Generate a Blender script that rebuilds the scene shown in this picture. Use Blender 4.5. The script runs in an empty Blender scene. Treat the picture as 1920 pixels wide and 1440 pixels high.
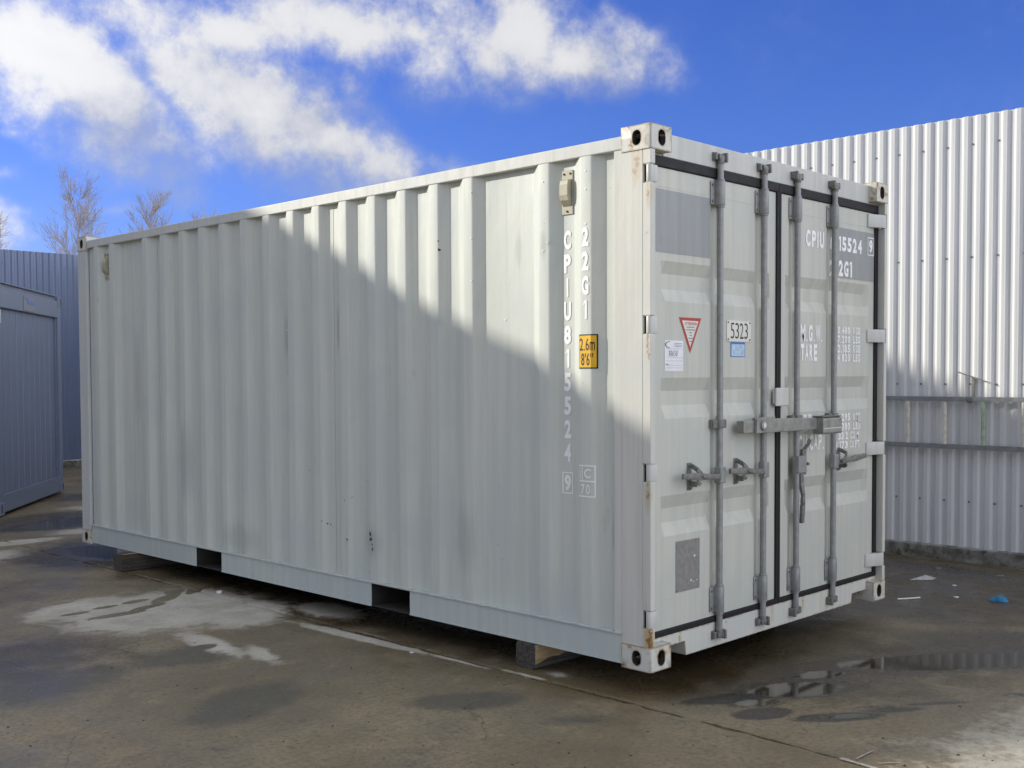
import bpy, bmesh, math, random
from mathutils import Vector, Matrix, Euler
R = math.radians
scene = bpy.context.scene
COL = scene.collection
random.seed(7)

# ------------------------------------------------------------------ camera, sky, sun, exposure
ZC = 0.122                       # underside of the container above the yard
CAM = Vector((-4.1659, -3.1501, 1.4178 + ZC))
YAW, PITCH, ROLL, FPX, CY = 0.7982, -0.0355, -0.0039, 2069.7, 776.03
fwd = Vector((math.sin(YAW)*math.cos(PITCH), math.cos(YAW)*math.cos(PITCH), math.sin(PITCH)))
r0 = Vector((math.cos(YAW), -math.sin(YAW), 0)); u0 = r0.cross(fwd)
rgt = math.cos(ROLL)*r0 + math.sin(ROLL)*u0
upv = -math.sin(ROLL)*r0 + math.cos(ROLL)*u0
cam = bpy.data.objects.new('camera', bpy.data.cameras.new('camera'))
COL.objects.link(cam)
m = Matrix((rgt, upv, -fwd)).transposed().to_4x4(); m.translation = CAM
cam.matrix_world = m
cam.data.sensor_width = 36; cam.data.lens = FPX/1920*36
cam.data.shift_y = (CY-720)/1920
cam.data.clip_start = 0.05; cam.data.clip_end = 2000
scene.camera = cam

SUN_AZ = 62.0     # measured from -X towards +Y
SUN_EL = 20.3
SUN_STRENGTH, SKY_STRENGTH, EXPOSURE = 2.0, 0.15, 1.22
sdir = Vector((-math.cos(R(SUN_AZ))*math.cos(R(SUN_EL)), math.sin(R(SUN_AZ))*math.cos(R(SUN_EL)), math.sin(R(SUN_EL))))
sl = bpy.data.lights.new('sun', 'SUN'); sl.energy = SUN_STRENGTH; sl.angle = R(0.52); sl.color = (1.0, 0.94, 0.83)
so = bpy.data.objects.new('sun', sl); COL.objects.link(so)
so.rotation_euler = sdir.to_track_quat('Z', 'Y').to_euler(); so.location = (-20, 30, 25)

scene.view_settings.view_transform = 'Standard'; scene.view_settings.look = 'None'
scene.view_settings.exposure = EXPOSURE; scene.view_settings.gamma = 1
scene.view_settings.use_curve_mapping = False

def pixdir(u, v):
    return (rgt*((u-960)/FPX) + upv*(-(v-CY)/FPX) + fwd).normalized()

class NT:
    """small helper round a node tree"""
    def __init__(s, tree): s.t = tree; s.n = tree.nodes; s.l = tree.links
    def node(s, typ, **kw):
        n = s.n.new(typ)
        for k, v in kw.items(): setattr(n, k, v)
        return n
    def inp(s, sock, v):
        if isinstance(v, bpy.types.NodeSocket): s.l.new(v, sock)
        else: sock.default_value = v
    def math(s, op, a, b=0.0, c=None, clamp=False):
        n = s.node('ShaderNodeMath', operation=op, use_clamp=clamp)
        s.inp(n.inputs[0], a); s.inp(n.inputs[1], b)
        if c is not None: s.inp(n.inputs[2], c)
        return n.outputs[0]
    def vmath(s, op, a, b=(0, 0, 0)):
        n = s.node('ShaderNodeVectorMath', operation=op); s.inp(n.inputs[0], a); s.inp(n.inputs[1], b)
        return n.outputs[0]
    def step(s, v, a, b, lo=0.0, hi=1.0):
        n = s.node('ShaderNodeMapRange', interpolation_type='SMOOTHSTEP')
        s.inp(n.inputs[0], v); s.inp(n.inputs[1], a); s.inp(n.inputs[2], b); s.inp(n.inputs[3], lo); s.inp(n.inputs[4], hi)
        return n.outputs[0]
    def mix(s, f, a, b, blend='MIX'):
        n = s.node('ShaderNodeMix', data_type='RGBA', blend_type=blend)
        s.inp(n.inputs[0], f)
        s.inp(n.inputs[6], a if isinstance(a, bpy.types.NodeSocket) else (*a, 1)); s.inp(n.inputs[7], b if isinstance(b, bpy.types.NodeSocket) else (*b, 1))
        return n.outputs[2]
    def noise(s, vec, scale, detail=4, rough=0.55, dist=0.0):
        n = s.node('ShaderNodeTexNoise'); s.inp(n.inputs['Vector'], vec)
        n.inputs['Scale'].default_value = scale; n.inputs['Detail'].default_value = detail
        n.inputs['Roughness'].default_value = rough; n.inputs['Distortion'].default_value = dist
        return n.outputs['Fac']
    def mapping(s, vec, loc=(0, 0, 0), rot=(0, 0, 0), scale=(1, 1, 1), typ='POINT'):
        n = s.node('ShaderNodeMapping', vector_type=typ); s.inp(n.inputs[0], vec)
        n.inputs[1].default_value = loc; n.inputs[2].default_value = rot; n.inputs[3].default_value = scale
        return n.outputs[0]
    def blob(s, vec, loc, rot, scale, kind='QUADRATIC_SPHERE'):
        g = s.node('ShaderNodeTexGradient', gradient_type=kind)
        s.l.new(s.mapping(vec, loc, rot, scale, 'TEXTURE'), g.inputs[0])
        return g.outputs['Fac']

# ---- sky with clouds
world = bpy.data.worlds.new('World'); scene.world = world; world.use_nodes = True
W = NT(world.node_tree); W.n.clear()
sky = W.node('ShaderNodeTexSky', sky_type='NISHITA')
sky.sun_disc = False; sky.sun_elevation = R(SUN_EL); sky.sun_rotation = R(-(90-SUN_AZ))
sky.air_density = 1.0; sky.dust_density = 0.6; sky.ozone_density = 2.6
gtree = bpy.data.node_groups.new('cloud_density', 'ShaderNodeTree')
gtree.interface.new_socket('Vector', in_out='INPUT', socket_type='NodeSocketVector')
gtree.interface.new_socket('Density', in_out='OUTPUT', socket_type='NodeSocketFloat')
G = NT(gtree); gi = G.node('NodeGroupInput'); go = G.node('NodeGroupOutput')
vec = gi.outputs[0]
warp = G.node('ShaderNodeTexNoise'); G.l.new(vec, warp.inputs['Vector']); warp.inputs['Scale'].default_value = 9; warp.inputs['Detail'].default_value = 3
wv = G.vmath('SCALE', G.vmath('SUBTRACT', warp.outputs['Color'], (0.5, 0.5, 0.5)))
wv.node.inputs[3].default_value = 0.09
vw = G.vmath('ADD', vec, wv)
CLOUDS = [  # u, v, half width, half height, turn, weight   (full-size photograph pixels)
    (85, 135, 95, 70, -30, 1.0), (170, 200, 150, 85, -28, 1.0), (260, 260, 140, 55, -25, .62), (300, 330, 75, 50, -35, .62), (330, 375, 40, 40, -40, .5),
    (370, 140, 110, 90, -40, .85), (450, 200, 160, 95, -35, 1.0), (560, 265, 190, 75, -28, .95), (680, 300, 130, 55, -25, .7), (640, 190, 60, 45, -45, .55),
    (270, 25, 190, 55, -8, .50), (440, 45, 150, 60, -12, .62), (620, 60, 200, 70, -14, .72), (760, 95, 150, 55, -20, .50), (820, 20, 120, 60, 0, .5),
    (1000, 50, 90, 90, -20, .85), (1090, 95, 110, 65, -14, .85), (1190, 130, 90, 45, -15, .5), (960, 130, 45, 50, 10, .45),
    (190, 300, 90, 40, -25, .45), (835, 302, 55, 32, -10, .5), (120, 55, 70, 35, -20, .35),
    (5, 440, 45, 40, -35, .55), (20, 245, 35, 18, 0, .45), (20, 330, 40, 22, 0, .35), (200, 390, 60, 20, -10, .25),
]
acc = None
for (u, v, sx, sy, a, wgt) in CLOUDS:
    d = pixdir(u, v); t = (rgt - d*rgt.dot(d)).normalized(); b = d.cross(t)*-1
    if b.dot(upv) < 0: b = -b
    ca, sa = math.cos(R(a)), math.sin(R(a))
    t2 = t*ca + b*sa; b2 = -t*sa + b*ca; n2 = t2.cross(b2)
    rot = Matrix((t2, b2, n2)).transposed().to_euler()
    f = G.math('MULTIPLY', G.blob(vw, d, rot, (sx*1.75/FPX, sy*1.80/FPX, 1.0), 'SPHERICAL'), wgt)
    acc = f if acc is None else G.math('SMOOTH_MAX', acc, f, 0.18)
# unseen cloud added over the rest of the sky for white fill light
gen = G.step(G.noise(G.mapping(vec, (3.1, 1.7, 0.4), (0, 0, 0), (1, 1, 2.0)), 2.2, 3), 0.31, 0.52, 0, 1.10)
front = G.node('ShaderNodeVectorMath', operation='DOT_PRODUCT'); G.l.new(vec, front.inputs[0]); front.inputs[1].default_value = fwd
gen = G.math('MULTIPLY', gen, G.step(front.outputs['Value'], 0.72, 0.88, 1, 0))
acc = G.math('ADD', acc, gen)
fb = G.noise(vec, 10, 6, 0.62); fb2 = G.noise(vec, 42, 5, 0.66)
fbm = G.math('ADD', G.math('MULTIPLY', G.math('SUBTRACT', fb, .5), 0.95), G.math('MULTIPLY', G.math('SUBTRACT', fb2, .5), 0.52))
dens = G.math('MULTIPLY', G.math('ADD', acc, fbm), G.step(acc, 0.0, 0.30))
G.l.new(dens, go.inputs[0])
tc = W.node('ShaderNodeTexCoord')
def dens_at(v):
    g = W.node('ShaderNodeGroup'); g.node_tree = gtree; W.inp(g.inputs[0], v); return g.outputs[0]
d0 = dens_at(tc.outputs['Generated'])
sunside = (sdir - fwd*sdir.dot(fwd)).normalized()
off = sunside*0.075 + upv*0.045
d1 = dens_at(W.vmath('ADD', tc.outputs['Generated'], off))
lit = W.step(W.math('SUBTRACT', d0, d1), -0.35, 0.75)
alpha = W.step(d0, 0.0, W.math('SUBTRACT', 1.15, W.math('MULTIPLY', lit, 0.62)), 0, 0.93)     # crisp on the sunny edge, fading out on the shaded one
thick = W.step(d0, 0.5, 1.25)
litc = W.math('SUBTRACT', lit, W.math('MULTIPLY', thick, 0.10))
sd = W.node('ShaderNodeVectorMath', operation='DOT_PRODUCT'); W.l.new(tc.outputs['Generated'], sd.inputs[0]); sd.inputs[1].default_value = sdir
glow = W.math('ADD', W.math('ADD', 1.0, W.math('MULTIPLY', W.math('MAXIMUM', W.math('MULTIPLY', sd.outputs['Value'], -1.0), 0.0), 4.6)), W.math('MULTIPLY', W.math('POWER', W.math('MAXIMUM', sd.outputs['Value'], 0.0), 6.0), 2.2))     # cloud brightened towards the sun (forward scatter) and boosted opposite it to fill the doors
ccol = W.mix(litc, (1.15, 1.24, 1.52), (2.46, 2.44, 2.40))
gl = W.node('ShaderNodeVectorMath', operation='SCALE'); W.l.new(ccol, gl.inputs[0]); W.l.new(glow, gl.inputs[3]); ccol = gl.outputs[0]
hs = W.node('ShaderNodeHueSaturation'); W.l.new(sky.outputs[0], hs.inputs['Color']); hs.inputs['Saturation'].default_value = 1.12; hs.inputs['Value'].default_value = 1.0
skyc = W.mix(1.0, hs.outputs[0], (0.182, 0.228, 0.475), 'MULTIPLY')
ramp = W.mix(alpha, skyc, ccol)
bg = W.node('ShaderNodeBackground'); W.l.new(ramp, bg.inputs['Color']); bg.inputs['Strength'].default_value = SKY_STRENGTH
world.cycles.sampling_method = 'MANUAL'; world.cycles.sample_map_resolution = 256
wo = W.node('ShaderNodeOutputWorld'); W.l.new(bg.outputs[0], wo.inputs['Surface'])

# ------------------------------------------------------------------ materials
def new_mat(name):
    mt = bpy.data.materials.new(name); mt.use_nodes = True
    N = NT(mt.node_tree); b = N.n.get('Principled BSDF')
    geo = N.node('ShaderNodeNewGeometry')
    return mt, N, b, geo.outputs['Position'], geo.outputs['Normal']

def bump(N, b, h, strength=0.2, dist=0.01):
    bn = N.node('ShaderNodeBump'); bn.inputs['Strength'].default_value = strength; bn.inputs['Distance'].default_value = dist
    N.l.new(h, bn.inputs['Height']); N.l.new(bn.outputs[0], b.inputs['Normal'])

def simple(name, col, rough=0.6, metal=0.0, var=0.15, scale=14, bmp=0.08):
    mt, N, b, P, _ = new_mat(name)
    n1 = N.noise(P, scale, 5); n2 = N.noise(P, scale*9, 3)
    f = N.math('ADD', N.math('MULTIPLY', n1, .7), N.math('MULTIPLY', n2, .3))
    lo = tuple(c*(1-var) for c in col); hi = tuple(min(1, c*(1+var)) for c in col)
    N.l.new(N.mix(N.step(f, .3, .7), lo, hi), b.inputs['Base Color'])
    N.l.new(N.step(f, .3, .7, max(0, rough-.08), min(1, rough+.08)), b.inputs['Roughness'])
    b.inputs['Metallic'].default_value = metal
    if bmp: bump(N, b, n2, bmp, 0.004)
    return mt

RUST = (0.16, 0.055, 0.022); RUST2 = (0.34, 0.19, 0.075); OCHRE = (0.50, 0.40, 0.22)

def paint(name, col, rust=0.0, edge=0.0, drip=0.0, stain=None, rough=0.42, wave=0.35, spots=0.0, smudge=()):
    mt, N, b, P, NR = new_mat(name)
    streak = N.noise(N.mapping(P, scale=(13, 13, .55)), 1.6, 5, .6)
    cloudy = N.noise(P, 2.2, 4, .55)
    fine = N.noise(P, 60, 4, .6)
    c = N.mix(N.step(streak, .35, .7), tuple(x*1.03 for x in col), (col[0]*.92, col[1]*.93, col[2]*.93))
    c = N.mix(N.step(cloudy, .42, .68, 0, .7), c, (col[0]*.90, col[1]*.93, col[2]*.98))
    # greasy scuffs and small dark dirt
    sc = N.step(N.noise(N.mapping(P, (1.3, .4, 2.2), scale=(1, 1, .35)), 9, 6, .7), .62, .76, 0, .42)
    c = N.mix(sc, c, (col[0]*.58, col[1]*.60, col[2]*.62))
    sp = N.step(N.noise(P, 95, 2, .5), .76, .80, 0, .5)
    c = N.mix(sp, c, (col[0]*.45, col[1]*.42, col[2]*.38))
    for (cx, rr, st) in smudge:
        g = N.blob(P, cx, (0, 0, 0), rr, 'QUADRATIC_SPHERE')
        c = N.mix(N.math('MULTIPLY', N.step(N.math('ADD', g, N.math('MULTIPLY', N.math('SUBTRACT', streak, .5), .5)), .12, .62), st), c, (col[0]*.52, col[1]*.53, col[2]*.55))
    rmask = None
    if spots:
        r = N.math('MULTIPLY', N.step(N.noise(P, 23, 5, .6), .70 - spots*.05, .735), N.step(N.noise(P, 3.1, 2), .5, .62))
        rmask = r
    if drip:
        d = N.step(N.noise(N.mapping(P, (5.2, 1.1, 0), scale=(26, 26, .9)), 1.0, 5, .62), .60 - drip*.06, .80, 0, .85)
        c = N.mix(N.math('MULTIPLY', d, N.step(N.noise(P, 2.7, 3), .42, .6)), c, OCHRE)
    if edge:
        bv = N.node('ShaderNodeBevel', samples=4); bv.inputs['Radius'].default_value = 0.014
        dt = N.node('ShaderNodeVectorMath', operation='DOT_PRODUCT'); N.l.new(bv.outputs[0], dt.inputs[0]); N.l.new(NR, dt.inputs[1])
        e = N.math('MULTIPLY', N.step(dt.outputs['Value'], .998, .90), N.step(N.noise(P, 22, 6, .65), .60 - edge*.22, .66 - edge*.12))
        rmask = e if rmask is None else N.math('MAXIMUM', rmask, e)
    if rust:
        r = N.step(N.noise(P, 13, 7, .68, .6), .68 - rust*.16, .74 - rust*.10)
        halo = N.step(N.noise(P, 13, 7, .68, .6), .58 - rust*.16, .72 - rust*.12, 0, .7)
        c = N.mix(halo, c, OCHRE)
        rmask = r if rmask is None else N.math('MAXIMUM', rmask, r)
    if stain:    # list of (centre, radii, strength): rust weeping from hinges and seams
        for (cx, rr, st) in stain:
            g = N.blob(P, cx, (0, 0, 0), rr, 'SPHERICAL')
            f = N.math('MULTIPLY', N.step(N.math('ADD', g, N.math('MULTIPLY', N.math('SUBTRACT', streak, .5), 1.3)), .30, .75), st)
            c = N.mix(f, c, OCHRE)
            f2 = N.math('MULTIPLY', N.step(N.math('ADD', g, N.math('MULTIPLY', N.math('SUBTRACT', N.noise(P, 34, 5, .65), .5), 1.7)), .72, .86), st)
            rmask = f2 if rmask is None else N.math('MAXIMUM', rmask, f2)
    if rmask is not None:
        rc = N.mix(N.noise(P, 45, 3), RUST, RUST2)
        c = N.mix(N.math('MINIMUM', rmask, .93), c, rc)
    N.l.new(c, b.inputs['Base Color'])
    N.l.new(N.step(streak, .3, .7, rough-.08, rough+.14), b.inputs['Roughness'])
    b.inputs['Specular IOR Level'].default_value = .4
    h = N.math('ADD', N.math('MULTIPLY', N.noise(N.mapping(P, scale=(1, 1, .5)), 5.5, 3, .5), wave), N.math('MULTIPLY', fine, .03))
    bump(N, b, h, .5, 0.02)
    return mt

PALE = (0.59, 0.615, 0.55)
HZ = [2.36, 1.65, .95, .25]      # hinge heights (container frame)
M = {}
M['paint'] = paint('grey_green_paint', PALE, spots=.25, smudge=[((.02, 3.02, 1.80), (.2, .09, .42), .75), ((.02, 2.46, 1.83), (.2, .07, .34), .6), ((.02, .90, 2.20), (.2, .05, .20), .4),
    ((.02, .69, 2.20), (.2, .05, .16), .5), ((.02, 2.12, .52), (.2, .20, .22), .4), ((.02, 4.35, .9), (.2, .25, .7), .35), ((.02, 1.3, .62), (.2, .22, .45), .3), ((.02, 5.1, 1.5), (.2, .16, .8), .3), ((.02, .25, .75), (.2, .04, .22), .5), ((.02, 3.6, .40), (.2, .5, .25), .35)])
M['rail'] = paint('rail_paint', (.57, .58, .53), drip=.35, spots=.5)
M['brail'] = paint('lower_rail_paint', (.53, .575, .53), spots=.1)
M['casting'] = paint('casting_paint', (.62, .625, .56), rust=.72, edge=1.5, drip=.9)
M['post'] = paint('post_paint', (.60, .60, .535), drip=.55, spots=.5, stain=[((.01, .02, z+ZC-.10), (.035, .035, .20), .55) for z in HZ] + [((.01, .01, .25), (.05, .06, .30), 1.0), ((0, .09, 2.54), (.05, .06, .22), .45)])
M['rearpost'] = paint('rear_post_paint', (.56, .58, .545), drip=.2)
M['door'] = paint('door_paint', (.54, .55, .48), spots=.0, drip=.12, wave=.6)
M['sill'] = paint('sill_paint', (.60, .60, .53), drip=.7, edge=.7, spots=.9, stain=[((x, .055, .22), (.03, .05, .12), .5) for x in (.30, .62, 1.04, 1.17, 1.39, 1.5, 1.81)])
M['header'] = paint('header_paint', (.54, .545, .50), drip=.3, spots=.2)
M['hinge'] = paint('hinge_paint', (.57, .575, .53), drip=.2)
M['grey_patch'] = paint('overpaint_grey', (.31, .325, .32), wave=.6)
M['steel'] = simple('grey_rod_steel', (.275, .285, .275), .42, .2, .16, 30, 0)
M['steel_dark'] = simple('forged_grey_steel', (.19, .19, .175), .55, .25, .3, 50, .04)
M['galv'] = simple('zinc_lock_steel', (.30, .31, .285), .42, .5, .25, 20, .08)
M['rubber'] = simple('black_rubber', (.006, .006, .008), .7, 0, .3, 20, .1)
M['white'] = simple('white_vinyl', (.80, .80, .77), .5, 0, .06, 60, 0)
M['lettering'] = simple('white_lettering', (.93, .93, .90), .5, 0, .05, 70, 0)
M['lettering_dull'] = simple('dull_white_lettering', (.92, .92, .88), .55, 0, .14, 60, 0)
M['black'] = simple('black_print', (.015, .015, .017), .5, 0, .1, 30, 0)
M['greyprint'] = simple('grey_print', (.22, .22, .24), .6, 0, .1, 30, 0)
M['red'] = simple('red_print', (.42, .05, .035), .5, 0, .12, 30, 0)
M['yellow'] = simple('yellow_vinyl', (.80, .46, .015), .45, 0, .08, 12, 0)
M['blue'] = simple('blue_print', (.06, .17, .48), .5, 0, .15, 30, 0)
M['paleblue'] = simple('faded_blue_vinyl', (.42, .56, .70), .5, 0, .25, 40, 0)
M['paper'] = simple('paper', (.78, .79, .80), .8, 0, .05, 30, 0)
M['grubby'] = simple('grubby_paper', (.42, .42, .41), .8, 0, .2, 30, 0)
M['enamel'] = simple('cream_enamel', (.70, .69, .62), .4, 0, .06, 30, 0)
M['plate'] = simple('aluminium_plate', (.27, .265, .25), .55, .3, .2, 40, .1)
M['vent'] = simple('cream_plastic', (.42, .40, .29), .5, 0, .15, 30, .05)
M['dark'] = simple('dark_underside', (.035, .032, .028), .8, 0, .3, 10, .1)
M['scuff'] = simple('bare_scuffed_metal', (.03, .035, .045), .5, .2, .4, 40, 0)
M['cavity'] = simple('shaded_rusty_cavity', (.045, .034, .026), .85, 0, .4, 30, .3)  # rusty lining darkened to paint in the shade inside the casting holes
M['roofpaint'] = simple('roof_paint', (.45, .46, .43), .55, 0, .15, 5, .1)

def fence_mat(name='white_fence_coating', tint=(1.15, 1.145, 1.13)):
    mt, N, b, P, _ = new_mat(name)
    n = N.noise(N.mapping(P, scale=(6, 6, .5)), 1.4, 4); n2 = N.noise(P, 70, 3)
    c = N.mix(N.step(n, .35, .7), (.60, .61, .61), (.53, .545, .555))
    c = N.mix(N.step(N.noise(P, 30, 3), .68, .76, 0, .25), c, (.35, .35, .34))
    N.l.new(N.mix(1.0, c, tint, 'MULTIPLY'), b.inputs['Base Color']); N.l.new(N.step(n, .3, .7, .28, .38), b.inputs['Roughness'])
    bump(N, b, N.noise(N.mapping(P, scale=(1, 1, .3)), 6, 2), .12, .01)
    return mt
M['fence'] = fence_mat(); M['fence_shaded'] = fence_mat('shaded_fence_coating', (.27, .335, .51))  # left fence: same coating with its blue shade put into the tint
def plinth_mat():
    mt, N, b, P, _ = new_mat('mossy_concrete')
    n = N.noise(P, 6, 7, .65); n2 = N.noise(P, 40, 4)
    c = N.mix(N.step(n, .38, .66), (.085, .082, .066), (.26, .25, .22))
    c = N.mix(N.step(N.noise(P, 9, 5, .6), .50, .64, 0, .8), c, (.035, .042, .020))
    N.l.new(c, b.inputs['Base Color']); b.inputs['Roughness'].default_value = .85
    bump(N, b, N.math('ADD', n, N.math('MULTIPLY', n2, .3)), .7, .02)
    return mt
M['plinth'] = plinth_mat()
M['cabin'] = simple('blue_grey_cabin_paint', (.135, .168, .245), .42, 0, .07, 3, .03)
M['cabin_frame'] = simple('cabin_frame_paint', (.145, .178, .25), .40, 0, .06, 3, .03)
M['cabin_light'] = simple('cabin_joint_paint', (.20, .24, .33), .4, 0, .06, 3, 0)
M['alu'] = simple('worn_aluminium', (.27, .28, .29), .45, .4, .2, 25, .06)
M['rung'] = simple('dusty_rung', (.66, .63, .53), .6, .0, .2, 25, .06)
M['greenrung'] = simple('green_stained_rung', (.36, .46, .32), .6, .0, .3, 25, .06)
def wood_mat(name, a, bcol, chips=0):
    mt, N, b, P, _ = new_mat(name)
    g = N.noise(N.mapping(P, scale=(2, 26, 26)), 2.0, 6, .65)
    c = N.mix(N.step(g, .35, .68), a, bcol)
    N.l.new(c, b.inputs['Base Color']); b.inputs['Roughness'].default_value = .85
    bump(N, b, g, .6, .008)
    return mt
M['timber'] = wood_mat('weathered_timber', (.030, .027, .024), (.10, .085, .068))
M['timber_split'] = wood_mat('freshly_split_wood', (.30, .21, .10), (.46, .35, .19))
M['timber_grey'] = wood_mat('grey_timber', (.042, .035, .028), (.10, .083, .064))
M['bark'] = simple('winter_bark', (.32, .28, .25), .9, 0, .3, 4, 0)
M['bark_pale'] = simple('pale_winter_twigs', (.44, .40, .37), .9, 0, .3, 2, 0)
M['wallgrey'] = simple('rendered_wall', (.42, .41, .39), .85, 0, .1, 2, .1)
M['roofgrey'] = simple('grey_roof_sheet', (.16, .165, .17), .6, 0, .15, 3, .1)
M['glass'] = simple('dark_window_glass', (.03, .035, .04), .08, 0, .1, 3, 0)

# ---- concrete yard: dry and damp patches, puddles, oil, pits
def ground_mat():
    mt, N, b, P, _ = new_mat('damp_concrete')
    P2 = N.mapping(P, scale=(1, 1, 0))
    big = N.noise(P2, .9, 4, .6); mid = N.noise(P2, 4.0, 6, .62); fine = N.noise(P2, 38, 4, .7); grit = N.noise(P2, 170, 3, .6)
    def area(lst, wob=.55, lo=.18, hi=.42, nz=None):
        acc = None
        for (x, y, rx, ry, a, w) in lst:
            f = N.math('MULTIPLY', N.blob(P2, (x, y, 0), (0, 0, R(a)), (rx, ry, 1), 'SPHERICAL'), w)
            acc = f if acc is None else N.math('MAXIMUM', acc, f)
        k = N.math('ADD', acc, N.math('MULTIPLY', N.math('SUBTRACT', nz or mid, .5), wob))
        return N.math('MULTIPLY', N.step(k, lo, hi), N.step(acc, 0, .04))
    # damp base: brown with cooler grey areas
    c = N.mix(N.step(big, .38, .64), (0.153, 0.114, 0.059), (0.254, 0.207, 0.122))
    c = N.mix(N.step(N.noise(P2, 1.7, 5, .6), .47, .66, 0, .75), c, (0.136, 0.116, 0.076))
    c = N.mix(N.step(mid, .50, .72, 0, .55), c, (0.319, 0.249, 0.138))
    c = N.mix(N.step(fine, .38, .66, 0, .58), c, (0.101, 0.077, 0.044))
    c = N.mix(N.step(grit, .54, .72, 0, .55), c, (0.378, 0.318, 0.186))
    c = N.mix(N.step(N.noise(P2, 26, 2, .5), .70, .745, 0, .8), c, (0.036, 0.029, 0.019))
    vo = N.node('ShaderNodeTexVoronoi', feature='DISTANCE_TO_EDGE'); vo.inputs['Scale'].default_value = .55
    wp = N.node('ShaderNodeTexNoise'); N.l.new(P2, wp.inputs['Vector']); wp.inputs['Scale'].default_value = 3; wp.inputs['Detail'].default_value = 5
    wsc = N.node('ShaderNodeVectorMath', operation='SCALE'); N.l.new(wp.outputs['Color'], wsc.inputs[0]); wsc.inputs[3].default_value = .35
    N.l.new(N.vmath('ADD', P2, wsc.outputs[0]), vo.inputs['Vector'])
    crack = N.math('MULTIPLY', N.step(vo.outputs['Distance'], .0012, .0032, 1, 0), N.step(N.noise(P2, 1.3, 2), .50, .60))
    c = N.mix(N.math('MULTIPLY', crack, .4), c, (.030, .024, .016))
    drops = N.step(N.noise(P2, 11, 3, .6), .63, .66, 0, .45)          # old drip spots with crisp rims
    c = N.mix(N.math('MULTIPLY', drops, N.step(big, .40, .60)), c, (.075, .066, .050))
    # dark stains
    stain = area([(-1.35, 1.35, .55, .30, 20, 1), (-.62, .62, .42, .20, -35, 1), (-1.1, 2.35, .5, .35, 0, .8), (-1.9, 2.3, .8, .45, 15, .7), (-.45, .02, .4, .15, -40, .5)], .7, .16, .5)
    c = N.mix(N.math('MULTIPLY', stain, .72), c, (0.063, 0.060, 0.044))
    oil = area([(.27, -.27, .34, .10, -28, 1), (.17, -.50, .20, .11, -30, 1.2), (.36, -.78, .30, .085, -36, 1.1), (.62, -.90, .22, .05, -38, .9), (.88, -1.02, .3, .04, -38, .7), (1.25, -1.22, .10, .05, -38, .9)], 1.1, .18, .42, N.math('ADD', N.math('MULTIPLY', mid, .5), N.math('MULTIPLY', N.noise(N.mapping(P2, (0, 0, 0), (0, 0, .7), (1, 2.2, 1)), 22, 5, .75), .5)))
    c = N.mix(N.math('MULTIPLY', oil, .80), c, (.030, .030, .028))
    # dry pale concrete, plus sunlit ground painted paler before the doors for bounce
    dry_sunlit = area([(-.62, 3.55, .95, .85, 25, 1), (-.28, 3.05, .62, .40, 50, .9), (-.95, 4.0, .65, .42, 20, .8), (-.87, 2.48, .16, .62, -4, .72), (-.80, 2.08, .12, .40, -14, .62), (-.19, 2.0, .085, .95, 3, .85), (-.15, 1.2, .04, .45, 2, .62), (-.10, .72, .03, .35, 2, .5),
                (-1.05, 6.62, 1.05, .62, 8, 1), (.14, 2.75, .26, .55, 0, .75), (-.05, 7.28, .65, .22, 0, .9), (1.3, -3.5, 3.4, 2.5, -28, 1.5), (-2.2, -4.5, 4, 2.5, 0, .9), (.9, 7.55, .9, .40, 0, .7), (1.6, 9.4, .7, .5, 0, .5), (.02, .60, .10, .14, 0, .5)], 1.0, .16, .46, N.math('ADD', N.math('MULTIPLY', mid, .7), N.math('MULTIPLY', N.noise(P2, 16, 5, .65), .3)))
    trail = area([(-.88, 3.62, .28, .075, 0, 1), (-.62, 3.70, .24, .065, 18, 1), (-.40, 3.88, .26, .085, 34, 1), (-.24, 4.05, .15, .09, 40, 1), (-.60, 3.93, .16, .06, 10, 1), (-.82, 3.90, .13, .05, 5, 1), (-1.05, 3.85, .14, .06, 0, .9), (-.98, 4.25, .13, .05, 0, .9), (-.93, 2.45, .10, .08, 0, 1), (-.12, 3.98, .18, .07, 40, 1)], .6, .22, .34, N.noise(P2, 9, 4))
    dry_sunlit = N.math('MULTIPLY', dry_sunlit, N.math('SUBTRACT', 1.0, trail))
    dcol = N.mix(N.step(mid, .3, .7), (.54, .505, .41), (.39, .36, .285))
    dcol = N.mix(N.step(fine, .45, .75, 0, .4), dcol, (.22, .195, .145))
    c = N.mix(dry_sunlit, c, dcol)
    # soaked concrete round the container with shade beneath painted in, and standing water
    wet = area([(1.2, 2.6, 1.7, 4.6, 0, 1.3), (.85, -.30, 1.3, .55, -30, .95), (2.2, -.9, 1.7, .7, -35, .8), (.30, 6.1, .75, 1.25, 0, 1), (.9, 8.6, 1.4, .9, 15, .95), (2.4, 10.6, 1.4, .8, 20, .6), (3.5, 1.0, 1.7, 2.9, 0, 1.1), (3.4, -.6, 1.5, .9, -20, .65), (-1.75, 3.0, .95, .8, 0, .62), (-.2, 6.0, .5, .9, 0, .7)], .8, .10, .48)
    wet = N.math('MULTIPLY', wet, N.math('SUBTRACT', 1.0, N.math('MULTIPLY', dry_sunlit, .95)))
    c = N.mix(N.math('MULTIPLY', wet, .88), c, N.mix(1.0, c, (.30, .275, .25), 'MULTIPLY'))
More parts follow.
